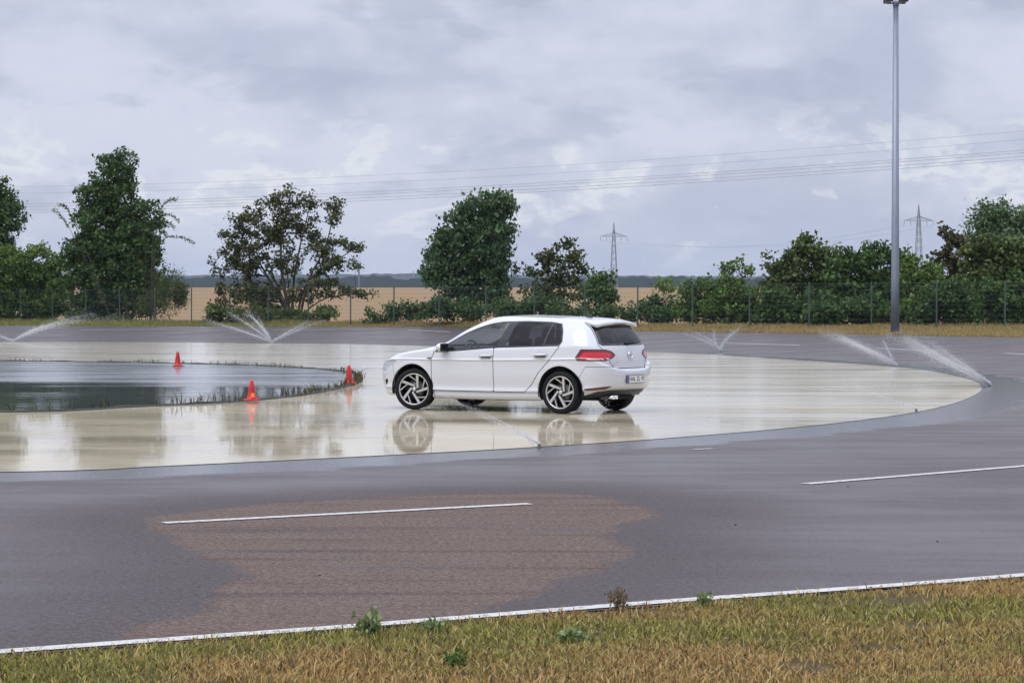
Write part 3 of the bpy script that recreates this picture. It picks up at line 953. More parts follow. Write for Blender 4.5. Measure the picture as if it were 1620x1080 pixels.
    wp = MB().tube([(-1.96, .0, 1.035), (-1.985, .02, 1.03)], .022, 8).tube([(-1.985, .02, 1.035), (-1.975, -.18, 1.05), (-1.95, -.42, 1.055)], [.012, .010, .007], 6)
    wp.build("rear_wiper", M_BLK, car, True)
    # interior
    for y in (.36, -.36):
        st = MB().box((.02, y, .52), (.52, .50, .16), bev=.05).build("seat", M_SEAT, car, True)
        MB().box((-.27, y, .82), (.15, .48, .60), m=Matrix.Rotation(R(-14), 4, 'Y'), bev=.06).build("seat_back", M_SEAT, st, True)
        MB().box((-.375, y, 1.19), (.10, .26, .17), m=Matrix.Rotation(R(-10), 4, 'Y'), bev=.045).tube([(-.35, y - .06, 1.05), (-.37, y - .06, 1.16)], .008).tube([(-.35, y + .06, 1.05), (-.37, y + .06, 1.16)], .008).build("headrest", M_SEAT, st, True)
    bs = MB().box((-.95, 0, .55), (.50, 1.26, .18), bev=.05).build("rear_bench", M_SEAT, car, True)
    MB().box((-1.24, 0, .84), (.14, 1.26, .56), m=Matrix.Rotation(R(-16), 4, 'Y'), bev=.05).build("bench_back", M_SEAT, bs, True)
    for y in (.40, 0, -.40): MB().box((-1.34, y, 1.16), (.09, .24, .13), bev=.04).build("rear_headrest", M_SEAT, bs, True)
    MB().box((.84, 0, .86), (.42, 1.44, .20), bev=.07).box((.55, 0, .66), (.40, .30, .30), bev=.05).build("dashboard", M_LINER, car, True)
    tr = MB(); mm = Matrix.Translation((.52, .36, .90)) @ Matrix.Rotation(R(-64), 4, 'Y')
    tr.tube([mm @ Vector((.185 * math.cos(a), .185 * math.sin(a), 0)) for a in np.linspace(0, 2 * math.pi, 25)], .016, 8, False)
    for a in (0, math.pi, -math.pi / 2): tr.tube([mm @ Vector((0, 0, -.02)), mm @ Vector((.18 * math.cos(a + math.pi / 2), .18 * math.sin(a + math.pi / 2), 0))], .016, 6)
    tr.tube([mm @ Vector((0, 0, -.01)), mm @ Vector((0, 0, -.25))], .035, 8)
    tr.build("steering_wheel", M_BLK, car, True)
    MB().box((.35, 0, 1.27), (.03, .25, .07), bev=.012).build("rear_view_mirror", M_BLK, car, True)
    MB().box((0, 0, .42), (2.6, 1.44, .05)).build("cabin_floor", M_LINER, car)
    # wheels
    for (cx, s, turn) in ((1.318, 1, steer), (1.318, -1, steer), (-1.318, 1, 0), (-1.318, -1, 0)):
        w = empty("wheel", (cx, s * .772, .314), (turn if s > 0 else turn + math.pi), car)
        ax = Matrix.Rotation(-math.pi / 2, 4, 'X')          # z of the profile -> +y (outside)
        prof = [(.240, -.095), (.250, -.104), (.276, -.106), (.298, -.098), (.312, -.080), (.316, -.050), (.3165, 0), (.316, .050), (.312, .080), (.298, .098), (.276, .106), (.250, .104), (.240, .095)]
        MB().lathe(prof, 48, ax).build("tyre", M_RUB, w, True)
        MB().lathe([(.243, .094), (.238, .100), (.229, .097), (.222, .085), (.219, .06)], 48, ax).build("rim_lip", M_ALU, w, True)
        MB().lathe([(.222, .09), (.217, .03), (.212, -.09), (.12, -.09), (.0, -.09)], 36, ax).build("rim_barrel", M_DARKALU, w, True)
        MB().lathe([(.0, .022), (.145, .020), (.148, .0), (.0, .0)], 32, ax).build("brake_disc", M_STEEL, w, True)
        spk = MB()
        def bar(r0, a0, r1, a1, w0, w1, z0, z1):
            p = Vector((r0 * math.cos(a0), r0 * math.sin(a0), 0)); q = Vector((r1 * math.cos(a1), r1 * math.sin(a1), 0))
            d = (q - p).normalized(); nn = Vector((-d.y, d.x, 0))
            v = []
            for (c, ww, z) in ((p, w0, z0), (q, w1, z1)):
                v += [c + nn * ww / 2 + Vector((0, 0, z)), c - nn * ww / 2 + Vector((0, 0, z)), c - nn * ww / 2 + Vector((0, 0, z - .028)), c + nn * ww / 2 + Vector((0, 0, z - .028))]
            # x-y of the wheel seen from outside: mirror so that the swirl runs as in the photo
            v = [ax @ Vector((-a.x, a.y, a.z)) for a in v]
            f = [(0, 1, 5, 4), (1, 2, 6, 5), (2, 3, 7, 6), (3, 0, 4, 7), (0, 3, 2, 1), (4, 5, 6, 7)]
            spk.add(v, [g[::-1] for g in f])
        for k in range(5):
            a = R(-5 + 72 * k)
            bar(.052, a + R(62), .230, a, .028, .042, .066, .086)
            bar(.128, a + R(18), .230, a - R(36), .011, .018, .068, .086)
        spk.build("spokes", M_ALU, w)
        MB().lathe([(0, .083), (.026, .083), (.031, .078), (.032, .05)], 20, ax).build("hub_cap", M_ALU, w, True)
        MB().lathe([(0, .060), (.058, .060), (.064, .05), (.068, .02)], 20, ax).build("hub", M_DARKALU, w, True)
    return car
build_car((.052, 34.86, .005), math.atan2(.535, -.845), R(14))

# ------------------------------------------------------------------ fence behind the far verge
M_POST = simple("green_fence_post", (.045, .078, .062), .5, noise=.3)
M_WIRE = simple("green_fence_wire", (.035, .055, .045), .5)
def fence():
    base = fence_at(303)
    root = empty("mesh_fence", (*base, float(ground_z([base[0]], [base[1]])[0])))
    tag(root, "thin green wire mesh fence with steel posts along the far verge", "fence")
    P = 3.15
    ids = range(-9, 24)
    pts = [base + FD * P * i for i in ids]
    zs = ground_z([p[0] for p in pts], [p[1] for p in pts])
    z0 = root.location.z
    post = MB().tube([(0, 0, -.3), (0, 0, 2.02)], .034, 8).lathe([(.038, 2.02), (.038, 2.035), (0, 2.045)], 8)
    first = None
    for p, z in zip(pts, zs):
        if first is None:
            o = first = post.build("post", M_POST, root)
        else:
            o = first.copy(); COL.objects.link(o); o.parent = root
        o.location = (p[0] - base[0], p[1] - base[1], z - z0)
        o.rotation_euler = (0, R(random.uniform(-.8, .8)), random.uniform(0, 3))
    for i in range(len(pts) - 1):
        a, b = pts[i] - base, pts[i + 1] - base
        za, zb = zs[i] - z0, zs[i + 1] - z0
        V = []; F = []
        def wire(p, q, w):
            k = len(V)
            d = (Vector(q) - Vector(p)).normalized()
            u = Vector((FN[0], FN[1], 0)) * w; v = d.cross(u).normalized() * w
            for c in (p, q):
                V.extend([Vector(c) + u, Vector(c) + v, Vector(c) - u * .6 - v])
            F.extend([(k, k + 1, k + 4, k + 3), (k + 1, k + 2, k + 5, k + 4), (k + 2, k, k + 3, k + 5)])
        for h in (.06, .26, .46, .66, .86, 1.06, 1.26, 1.46, 1.66, 1.86, 1.97):
            wire((*a, za + h), (*b, zb + h), .0028 if h < 1.9 else .005)
        nn = 52
        for j in range(1, nn):
            t = j / nn; c = a + (b - a) * t; z = za + (zb - za) * t
            wire((*c, z + .05), (*c, z + 1.98), .0016)
        obj("mesh_panel", V, F, M_WIRE, root)
fence()

# ------------------------------------------------------------------ trees and shrubs
def m_leaf(name, lo, mid, hi, trans=.25):
    m, t, p = mat_new(name); N = NT(t)
    r = N.attr("rnd"); c = N.attr("clump")
    col = N.mix(N.math('POWER', c, 1.2), lo, mid)
    col = N.mix(N.math('MULTIPLY', N.step(r, .45, 1.0), .75), col, hi)
    t.links.new(col, p.inputs['Base Color'])
    setp(p, Roughness=.55); p.inputs['Specular IOR Level'].default_value = .12
    tr = N.n("ShaderNodeBsdfTranslucent"); t.links.new(col, tr.inputs[0])
    mx = N.n("ShaderNodeMixShader"); mx.inputs[0].default_value = trans
    t.links.new(p.outputs[0], mx.inputs[1]); t.links.new(tr.outputs[0], mx.inputs[2])
    t.links.new(mx.outputs[0], t.nodes["Material Output"].inputs[0])
    return m
L_DARK = m_leaf("dark_green_leaf", (.024, .056, .018), (.072, .138, .038), (.15, .215, .065))
L_MID = m_leaf("mid_green_leaf", (.044, .092, .022), (.118, .200, .040), (.21, .28, .075))
L_OLIVE = m_leaf("olive_leaf", (.040, .064, .020), (.100, .142, .044), (.18, .21, .07))
L_BROWN = m_leaf("brown_olive_leaf", (.034, .052, .019), (.082, .112, .036), (.18, .155, .055))
L_GREY = m_leaf("grey_green_leaf", (.030, .064, .028), (.085, .148, .064), (.17, .23, .11))
L_PALE = m_leaf("pale_green_leaf", (.075, .125, .055), (.12, .185, .085), (.19, .26, .13))
L_RED = m_leaf("reddish_leaf", (.042, .046, .024), (.080, .078, .036), (.13, .10, .048))
L_BRAMBLE = m_leaf("bramble_leaf", (.028, .060, .022), (.078, .138, .044), (.17, .23, .09))
M_BARK = simple("bark", (.050, .042, .034), .9, noise=.4, nscale=6)

def leaves_mesh(name, C, sizes, crnd, mat, parent, updir=0.0, aspect=.68):
    n = len(C)
    d = rng.normal(size=(n, 3)); d[:, 2] += updir * 2
    d /= np.linalg.norm(d, axis=1, keepdims=True)
    e = rng.normal(size=(n, 3)); e -= (e * d).sum(1, keepdims=True) * d
    e /= np.linalg.norm(e, axis=1, keepdims=True)
    nn = np.cross(d, e)
    L = sizes[:, None]
    b = C - d * L * .5; tip = C + d * L * .5
    l = C + e * L * aspect * .5 + nn * L * .10; r = C - e * L * aspect * .5 + nn * L * .10
    V = np.stack([b, l, tip, r], 1).reshape(-1, 3)
    q = np.arange(n)[:, None] * 4 + np.arange(4)[None]
    return fast_mesh(name, V, q, mat, parent, {"rnd": rng.random(n), "clump": crnd})
def tree(name, label, cat, base_px, off, lobes, mat, leaf=.21, dens=1.0, clump=.42, stems=1, trunk_r=.16, updir=0.0, flatten=.8, group=None, droop=None, trunk_h=None, twig=True, extra_stems=None):
    """lobes: (x, y, rx, ry) ellipses of the crown in photo pixels, rebuilt at the tree's own distance"""
    bx = base_px
    p = fence_at(bx); p = p * (1 + off / np.linalg.norm(p))
    D = p[1]; s = D / FPX
    gz = float(ground_z([p[0]], [p[1]])[0]) - .03
    root = empty(name, (p[0], p[1], gz))
    tag(root, label, cat, group)
    C = []; SZ = []; CR = []; tips = []
    for (x, y, rx, ry) in lobes:
        cx = (x - 810) * s - p[0]; cz = CAM_H + (YH - y) * s - gz
        a, b = rx * s, ry * s
        ndep = flatten * .5 * (a + b)
        area = math.pi * a * b
        nc = max(4, int(area / (clump * clump) * 1.7 * dens))
        u = rng.normal(size=(nc, 3)); u /= np.linalg.norm(u, axis=1, keepdims=True)
        rad = rng.random(nc) ** .42
        cen = u * rad[:, None] * (a, ndep, b) * .93 + (cx, 0, cz)
        cen += rng.normal(0, .10, cen.shape)
        keep = cen[:, 2] > .1
        cen = cen[keep]
        for c in cen:
            m = int(rng.integers(44, 78) * (clump / .42) ** 2 * (.17 / leaf) ** 2)
            pts = rng.normal(size=(m, 3)) * (clump * .46, clump * .46, clump * .38) + c
            if droop: pts[:, 2] -= droop * rng.random(m) ** 2
            C.append(pts); SZ.append(leaf * rng.uniform(.6, 1.35, m)); CR.append(np.full(m, rng.random()))
            tips.append(c)
    C = np.concatenate(C); SZ = np.concatenate(SZ); CR = np.concatenate(CR)
    ok = C[:, 2] > .02
    # trunk, limbs and twigs
    tr = MB()
    top = max(t[2] for t in tips); low = min(t[2] for t in tips)
    mid = np.mean(tips, axis=0)
    heads = []
    for k in range(stems):
        bx0 = np.array([rng.normal(0, .18) * (stems > 1), rng.normal(0, .15) * (stems > 1), -.1])
        tgt = tips[rng.integers(len(tips))] if stems > 1 else np.array([mid[0], mid[1], top])
        tgt = np.array([tgt[0] * .8, tgt[1] * .6, max(tgt[2], top * .6)])
        pts = []
        m = 9
        for i in range(m):
            t = i / (m - 1)
            q = bx0 * (1 - t) + tgt * t * .93
            q[0] = bx0[0] + (tgt[0] - bx0[0]) * t ** 1.5
            q[1] = bx0[1] + (tgt[1] - bx0[1]) * t ** 1.5
            q[2] = bx0[2] + (tgt[2] * .93 - bx0[2]) * t
            q = q + rng.normal(0, .05, 3) * (0 < i)
            pts.append(q); heads.append(q)
        r0 = trunk_r * (1 if stems == 1 else rng.uniform(.45, .8))
        tr.tube(pts, [r0 * (1 - .85 * (i / (m - 1)) ** .8) for i in range(m)], 6)
    if extra_stems:
        for poly, r0 in extra_stems:
            pts = [np.array([(x - 810) * s - p[0], rng.normal(0, .2), CAM_H + (YH - y) * s - gz]) for x, y in poly]
            pts = list(catmull(pts, 4, False))
            tr.tube(pts, [r0 * (1 - .8 * i / len(pts)) for i in range(len(pts))], 6)
            heads += pts
    if twig:
        H = np.array(heads)
        for c in tips:
            if rng.random() < .75:
                d = np.linalg.norm(H - c, axis=1) + 1.4 * np.maximum(0, H[:, 2] - c[2] + .3)
                h = H[int(np.argmin(d))]
                if np.linalg.norm(h - c) > .15:
                    m = (h + c) / 2 + rng.normal(0, .08, 3) + (0, 0, -.05)
                    tr.tube([h, m, c], [.030, .018, .007], 3, False)
    tr.build("trunk", M_BARK, root, True)
    leaves_mesh("crown", C[ok], SZ[ok], CR[ok], mat, root, updir)
    return root
def bush(label, bx, off, lobes, mat, **k):
    kw = dict(leaf=.18, dens=1.1, clump=.34, stems=4, trunk_r=.05, flatten=.9); kw.update(k)
    return tree(kw.pop('name', "shrub"), label, kw.pop('cat', "shrub"), bx, off, lobes, mat, **kw)
G_T = "trees behind the fence"; G_S = "shrubs behind the fence"
tree("broadleaf_tree", "dark green tree cut off by the left edge of the photo", "tree", 0, 9, [(-6, 306, 30, 34), (4, 345, 38, 42), (-30, 370, 50, 60), (-5, 420, 45, 60), (-45, 440, 60, 70)], L_DARK, dens=.95, group=G_T)
bush("bright green rounded shrub at the far left, in front of the dark tree", 30, 4, [(10, 430, 45, 42), (58, 425, 42, 42), (85, 450, 32, 45), (20, 475, 60, 38), (75, 485, 45, 30), (-40, 450, 50, 60)], L_MID, group=G_S)
tree("broadleaf_tree", "tallest dark green tree with a pointed top, second from left", "tree", 185, 6,
     [(172, 262, 16, 24), (196, 266, 18, 30), (178, 300, 40, 34), (140, 312, 16, 22), (222, 352, 40, 40), (165, 352, 52, 46), (195, 400, 68, 48), (128, 405, 38, 40), (228, 398, 34, 45), (150, 450, 60, 50), (215, 455, 55, 50), (170, 488, 75, 26)], L_DARK, dens=1.05, group=G_T)
def sprays():
    """long arching flower sprays of a butterfly bush"""
    p = fence_at(232); p = p * (1 + 4.5 / np.linalg.norm(p)); s = p[1] / FPX
    gz = float(ground_z([p[0]], [p[1]])[0])
    root = empty("butterfly_bush", (p[0], p[1], gz))
    tag(root, "bush with long arching grey-green sprays on the right flank of the tallest tree", "shrub", G_S)
    C = []; st = MB()
    arcs = [((250, 345), (268, 312), (285, 318)), ((248, 350), (272, 330), (288, 352)), ((250, 360), (270, 345), (281, 362)), ((255, 380), (290, 368), (311, 386)), ((245, 400), (262, 350), (268, 375)),
            ((120, 345), (108, 322), (100, 326)), ((118, 365), (104, 345), (92, 334)), ((205, 430), (235, 400), (228, 428)), ((180, 440), (178, 400), (185, 425)), ((190, 470), (205, 455), (204, 480)),
            ((215, 480), (230, 460), (232, 485)), ((165, 470), (160, 450), (168, 480)), ((235, 350), (252, 325), (262, 340)), ((100, 480), (96, 455), (88, 470)), ((225, 500), (245, 470), (250, 505)), ((240, 440), (262, 420), (268, 450))]
    for a in arcs:
        pts = [np.array([(x - 810) * s - p[0], -1.0 + rng.normal(0, .3), CAM_H + (YH - y) * s - gz]) for x, y in a]
        B = [pts[0] * (1 - t) ** 2 + pts[1] * 2 * t * (1 - t) + pts[2] * t * t for t in np.linspace(0, 1, 14)]
        foot = np.array([pts[0][0] * .45, pts[0][1] * .5, 0])
        st.tube([foot, (foot + B[0]) / 2 + (0, 0, .3), B[0]], [.03, .022, .014], 4)
        st.tube(B, [.012 - .0006 * i for i in range(14)], 4)
        for i, b in enumerate(B[3:]):
            C.append(b + rng.normal(0, .035 + .004 * i, (12, 3)))
    lob = [(270, 452, 26, 30), (250, 480, 34, 30), (285, 470, 12, 20)]
    for x, y, rx, ry in lob:
        n = 75
        u = rng.normal(size=(n, 3)); u /= np.linalg.norm(u, axis=1, keepdims=True)
        cen = u * (rng.random(n) ** .45)[:, None] * (rx * s, rx * s, ry * s) + ((x - 810) * s - p[0], 0, CAM_H + (YH - y) * s - gz)
        for c in cen: C.append(c + rng.normal(0, .16, (28, 3)))
    C = np.concatenate(C); C = C[C[:, 2] > .02]
    st.build("stems", M_BARK, root)
    leaves_mesh("foliage", C, rng.uniform(.08, .17, len(C)), rng.random(len(C)), L_OLIVE, root, aspect=.4)
sprays()
tree("sparse_tree", "sparse brown-leaved tree with many bare stems and sky showing through", "tree", 455, 6,
     [(455, 312, 26, 18), (428, 326, 26, 20), (392, 345, 34, 14), (372, 385, 32, 36), (415, 372, 34, 34), (455, 360, 28, 34), (492, 322, 18, 16), (480, 355, 26, 22), (531, 322, 15, 16), (536, 345, 14, 12), (505, 385, 32, 20), (550, 388, 26, 14),
      (520, 415, 34, 22), (360, 425, 26, 18), (400, 420, 34, 24), (450, 415, 30, 26), (385, 462, 48, 26), (430, 470, 50, 26), (350, 490, 26, 14), (500, 455, 38, 24), (540, 460, 30, 10), (580, 462, 22, 7), (560, 420, 16, 10)],
     L_BROWN, leaf=.17, dens=.52, clump=.33, stems=5, trunk_r=.13, flatten=.75, group=G_T,
     extra_stems=[([(460, 500), (448, 440), (446, 370), (460, 310)], .11), ([(462, 500), (465, 440), (478, 380), (490, 330)], .08), ([(475, 500), (490, 440), (515, 390), (530, 325)], .08), ([(470, 500), (485, 450), (520, 420), (560, 395)], .07), ([(455, 500), (430, 450), (400, 400), (375, 360)], .08), ([(475, 500), (520, 470), (600, 465)], .05)])
bush("low olive bush under the sparse brown-leaved tree", 455, 3, [(470, 500, 34, 10), (400, 498, 55, 14), (345, 498, 28, 14), (510, 498, 30, 12)], L_OLIVE, name="low_bush")
for i, (bx, lob, lab) in enumerate([
        (625, [(600, 500, 28, 10), (640, 492, 40, 16)], "low bramble bush left of the oval dense tree"),
        (720, [(700, 487, 45, 18), (745, 492, 40, 16)], "low bramble bush at the foot of the oval dense tree"),
        (835, [(810, 490, 45, 18), (860, 482, 40, 20), (890, 495, 40, 14)], "low bramble bush behind the car's roof"),
        (985, [(960, 497, 30, 13), (1000, 494, 34, 15), (1040, 498, 30, 12)], "low bramble bush behind the car's tail")]):
    bush(lab, bx, 2.2, lob, L_BRAMBLE, name="bramble_bush", leaf=.16, group="brambles along the fence")
tree("dense_tree", "dense oval grey-green tree standing behind the car's windscreen", "tree", 745, 7,
     [(770, 328, 34, 26), (795, 330, 20, 28), (745, 352, 42, 34), (790, 370, 30, 42), (715, 385, 36, 30), (758, 400, 52, 46), (695, 420, 30, 30), (720, 440, 46, 34), (788, 435, 30, 40), (750, 468, 60, 22)], L_GREY, dens=1.15, updir=.8, trunk_r=.2, flatten=.9, group=G_T)
tree("small_tree", "small gappy tree just right of the oval dense tree", "tree", 880, 7, [(886, 388, 20, 10), (872, 405, 22, 16), (905, 410, 20, 18), (845, 428, 16, 9), (880, 432, 34, 20), (920, 428, 14, 8), (895, 460, 40, 22), (850, 468, 28, 22)], L_BROWN, dens=.62, clump=.36, stems=3, trunk_r=.09, group=G_T)
bush("dark green upright shrub left of the distant pylon", 950, 6, [(952, 448, 22, 18), (940, 470, 26, 26), (965, 478, 18, 24)], L_DARK, group=G_S)
bush("small dark bush right of the distant pylon, low by the fence", 1032, 4, [(1035, 482, 26, 18), (1048, 494, 24, 14)], L_DARK, group=G_S)
bush("mid green shrub with two thin upright leaders, right of the car", 1130, 5, [(1092, 485, 28, 24), (1135, 462, 38, 26), (1172, 468, 32, 28), (1135, 492, 66, 24), (1190, 495, 30, 20), (1152, 425, 10, 16), (1181, 424, 7, 15), (1100, 455, 20, 14)], L_MID, group=G_S)
tree("broadleaf_tree", "olive green tree with a thin airy top left of the lamp post", "tree", 1265, 6, [(1222, 416, 15, 15), (1277, 388, 32, 14), (1262, 412, 42, 22), (1305, 420, 32, 28), (1250, 448, 50, 34), (1300, 455, 44, 34), (1280, 488, 64, 28)], L_OLIVE, dens=1.05, clump=.38, stems=3, group=G_T)
tree("broadleaf_tree", "broad dark green tree directly behind the lamp post", "tree", 1375, 6, [(1340, 412, 28, 18), (1380, 404, 30, 16), (1415, 412, 26, 18), (1365, 436, 56, 32), (1330, 465, 44, 36), (1400, 455, 44, 36), (1390, 485, 60, 34)], L_DARK, dens=1.15, stems=3, group=G_T)
bush("lighter green shrub just right of the lamp post", 1450, 4, [(1445, 440, 24, 28), (1468, 462, 30, 30), (1445, 492, 40, 22), (1437, 412, 14, 13), (1478, 440, 20, 22)], L_MID, group=G_S)
tree("small_tree", "small sparse reddish tree right of the second pylon", "tree", 1503, 6, [(1500, 367, 14, 14), (1514, 385, 18, 18), (1496, 405, 22, 20), (1512, 425, 28, 26), (1505, 455, 34, 26)], L_RED, dens=.85, clump=.34, stems=3, trunk_r=.09, group=G_T)
tree("willow_tree", "tall pale green willow at the right edge of the photo", "tree", 1595, 13, [(1562, 340, 32, 22), (1598, 342, 40, 28), (1568, 372, 48, 38), (1640, 360, 46, 44), (1610, 400, 70, 50), (1680, 410, 50, 60)], L_PALE, leaf=.17, dens=1.0, droop=.6, group=G_T)
tree("broadleaf_tree", "dark olive tree standing before the pale willow at the right edge", "tree", 1590, 6, [(1548, 400, 28, 26), (1590, 395, 40, 28), (1570, 432, 56, 36), (1625, 415, 44, 44), (1660, 445, 45, 50), (1560, 470, 50, 30)], L_OLIVE, dens=1.15, group=G_T)
bush("dark hedge bush below the reddish tree", 1505, 3, [(1490, 470, 34, 32), (1520, 478, 40, 34), (1495, 500, 56, 18), (1462, 498, 26, 18)], L_DARK, group=G_S)
bush("dark hedge bush below the olive tree at the right edge", 1585, 3, [(1570, 475, 40, 32), (1610, 470, 36, 36), (1590, 500, 60, 16), (1650, 475, 40, 40)], L_DARK, group=G_S)
bush("dark hedge bush below the airy olive tree", 1240, 3, [(1225, 475, 26, 28), (1255, 494, 50, 22), (1215, 498, 26, 16)], L_DARK, group=G_S)
bush("dark hedge bush behind the fence under the lamp post tree", 1340, 2.5, [(1320, 490, 46, 26), (1375, 490, 46, 26), (1420, 495, 30, 22), (1295, 500, 30, 14)], L_DARK, group=G_S)
bush("pale round bush on the far side of the field", 1058, 60, [(1058, 449, 18, 9)], L_MID, leaf=.35, clump=.7, dens=1.2, name="far_bush")

# ---- dry tall grass along the far verge and the fence
def m_blade(name, cols, dark=None):
    m, t, p = mat_new(name); N = NT(t)
    c = N.attr("clump"); r = N.attr("rnd")
    x = N.mix(c, cols[0], cols[1]); x = N.mix(N.step(r, .55, 1.0), x, cols[2])
    if dark: x = N.mix(N.math('SUBTRACT', 1.0, N.step(r, .05, .32)), x, dark)
    t.links.new(x, p.inputs['Base Color']); setp(p, Roughness=.7); p.inputs['Specular IOR Level'].default_value = .2
    tr = N.n("ShaderNodeBsdfTranslucent"); t.links.new(x, tr.inputs[0])
    mx = N.n("ShaderNodeMixShader"); mx.inputs[0].default_value = .25
    t.links.new(p.outputs[0], mx.inputs[1]); t.links.new(tr.outputs[0], mx.inputs[2]); t.links.new(mx.outputs[0], t.nodes["Material Output"].inputs[0])
    return m
def blades(name, P, h, w, lean, col, mat, parent=None):
    """bent grass blades: two quads each"""
    n = len(P)
    a = rng.random(n) * 2 * np.pi
    d = np.c_[np.cos(a), np.sin(a), np.zeros(n)]; b = rng.random(n) * 2 * np.pi
    l = np.c_[np.cos(b), np.sin(b), np.zeros(n)] * (lean * h * rng.random(n))[:, None]
    up = np.c_[np.zeros((n, 2)), h]
    W = (d * w[:, None] / 2)
    V = np.stack([P - W, P + W, P + l * .3 + up * .55 + W * .8, P + l * .3 + up * .55 - W * .8, P + l + up * .95 + W * .12, P + l + up * .95 - W * .12], 1).reshape(-1, 3)
    i = np.arange(n)[:, None] * 6
    q = np.concatenate([i + [[0, 1, 2, 3]], i + [[3, 2, 4, 5]]])
    rr = rng.random(n)
    return fast_mesh(name, V, q, mat, parent, {"rnd": np.r_[rr, rr], "clump": np.r_[col, col]})
def vnoise(P, s, seed=0):
    """cheap value noise on the plane"""
    g = np.random.default_rng(seed).random((128, 128))
    q = P * s; i = np.floor(q).astype(int); f = q - i; f = f * f * (3 - 2 * f)
    a = g[i[:, 0] % 128, i[:, 1] % 128]; b = g[(i[:, 0] + 1) % 128, i[:, 1] % 128]
    c = g[i[:, 0] % 128, (i[:, 1] + 1) % 128]; d = g[(i[:, 0] + 1) % 128, (i[:, 1] + 1) % 128]
    return (a * (1 - f[:, 0]) + b * f[:, 0]) * (1 - f[:, 1]) + (c * (1 - f[:, 0]) + d * f[:, 0]) * f[:, 1]
def fbm(P, s, seed=0): return (vnoise(P, s, seed) + .5 * vnoise(P, s * 2.1, seed + 1) + .25 * vnoise(P, s * 4.3, seed + 2)) / 1.75
def verge_grass():
    k = rng.uniform(-.25, .25, 90000)
    y0 = verge_y(k)
    fy = np.array([fence_at(810 + FPX * q)[1] for q in np.linspace(-.25, .25, 60)])
    y1 = np.interp(k, np.linspace(-.25, .25, 60), fy) + 2.0
    t = rng.random(len(k)) ** .8
    Y = y0 + .3 + (y1 - y0) * t
    P = np.c_[k * Y, Y]
    z = ground_z(P[:, 0], P[:, 1]) - .02
    n = fbm(P, .35, 3)
    left = 1 - smooth01(P[:, 0], -14, -6)
    h = (.10 + .34 * np.clip(t - .35, 0, 1) * (.4 + n)) * rng.uniform(.6, 1.4, len(P))
    o = blades("verge_grass", np.c_[P, z], h, np.full(len(P), .030), .7, np.clip(.15 + .5 * (n - .35) + .75 * left, 0, 1), m_blade("dry_grass", [(.36, .25, .105), (.13, .17, .040), (.42, .31, .15)]))
    tag(o, "dry straw coloured grass strip between far asphalt and fence", "grass", kind="stuff")
verge_grass()

# ------------------------------------------------------------------ lamp post
def lamp_post():
    Y = 90.0; X = (1416 - 810) / FPX * Y; z = float(ground_z([X], [Y])[0])
    root = empty("floodlight_mast", (X, Y, z))
    tag(root, "tall grey steel floodlight mast in front of the fence at right", "lamp post")
    mg = simple("galvanised_steel", (.22, .25, .30), .45, .4, noise=.18, nscale=3)
    H = 12.95
    MB().tube([(0, 0, 0), (0, 0, 2.2), (0, 0, H)], [.175, .160, .105], 16).build("mast", mg, root, True)
    MB().tube([(0, 0, -.02), (0, 0, .03)], .26, 16).build("base_plate", mg, root)
    MB().box((.005, -.135, .95), (.12, .03, .34), bev=.01).build("access_door", mg, root)
    hd = MB().tube([(-.34, 0, H + .05), (.34, 0, H + .05)], .035, 8).tube([(0, -.3, H + .05), (0, .3, H + .05)], .035, 8).lathe([(.12, H - .06), (.13, H), (.13, H + .10), (.06, H + .16), (0, H + .16)], 16)
    hd.build("crossarm", mg, root)
    ml = simple("floodlight_housing", (.06, .065, .075), .5)
    for (x, y) in ((-.30, -.16), (.30, -.16), (-.30, .2), (.30, .2)):
        f = MB().box((x, y, H + .20), (.30, .34, .14), m=Matrix.Rotation(R(24 if y < 0 else -24), 4, 'X'), bev=.03).build("floodlight", ml, root)
        MB().box((x, y, H + .125), (.24, .26, .012), m=Matrix.Rotation(R(24 if y < 0 else -24), 4, 'X')).build("lens", simple("lamp_glass", (.5, .52, .55), .15), f)
        MB().tube([(x, y, H + .04), (x, y, H + .14)], .02, 6).build("bracket", mg, f)
lamp_post()

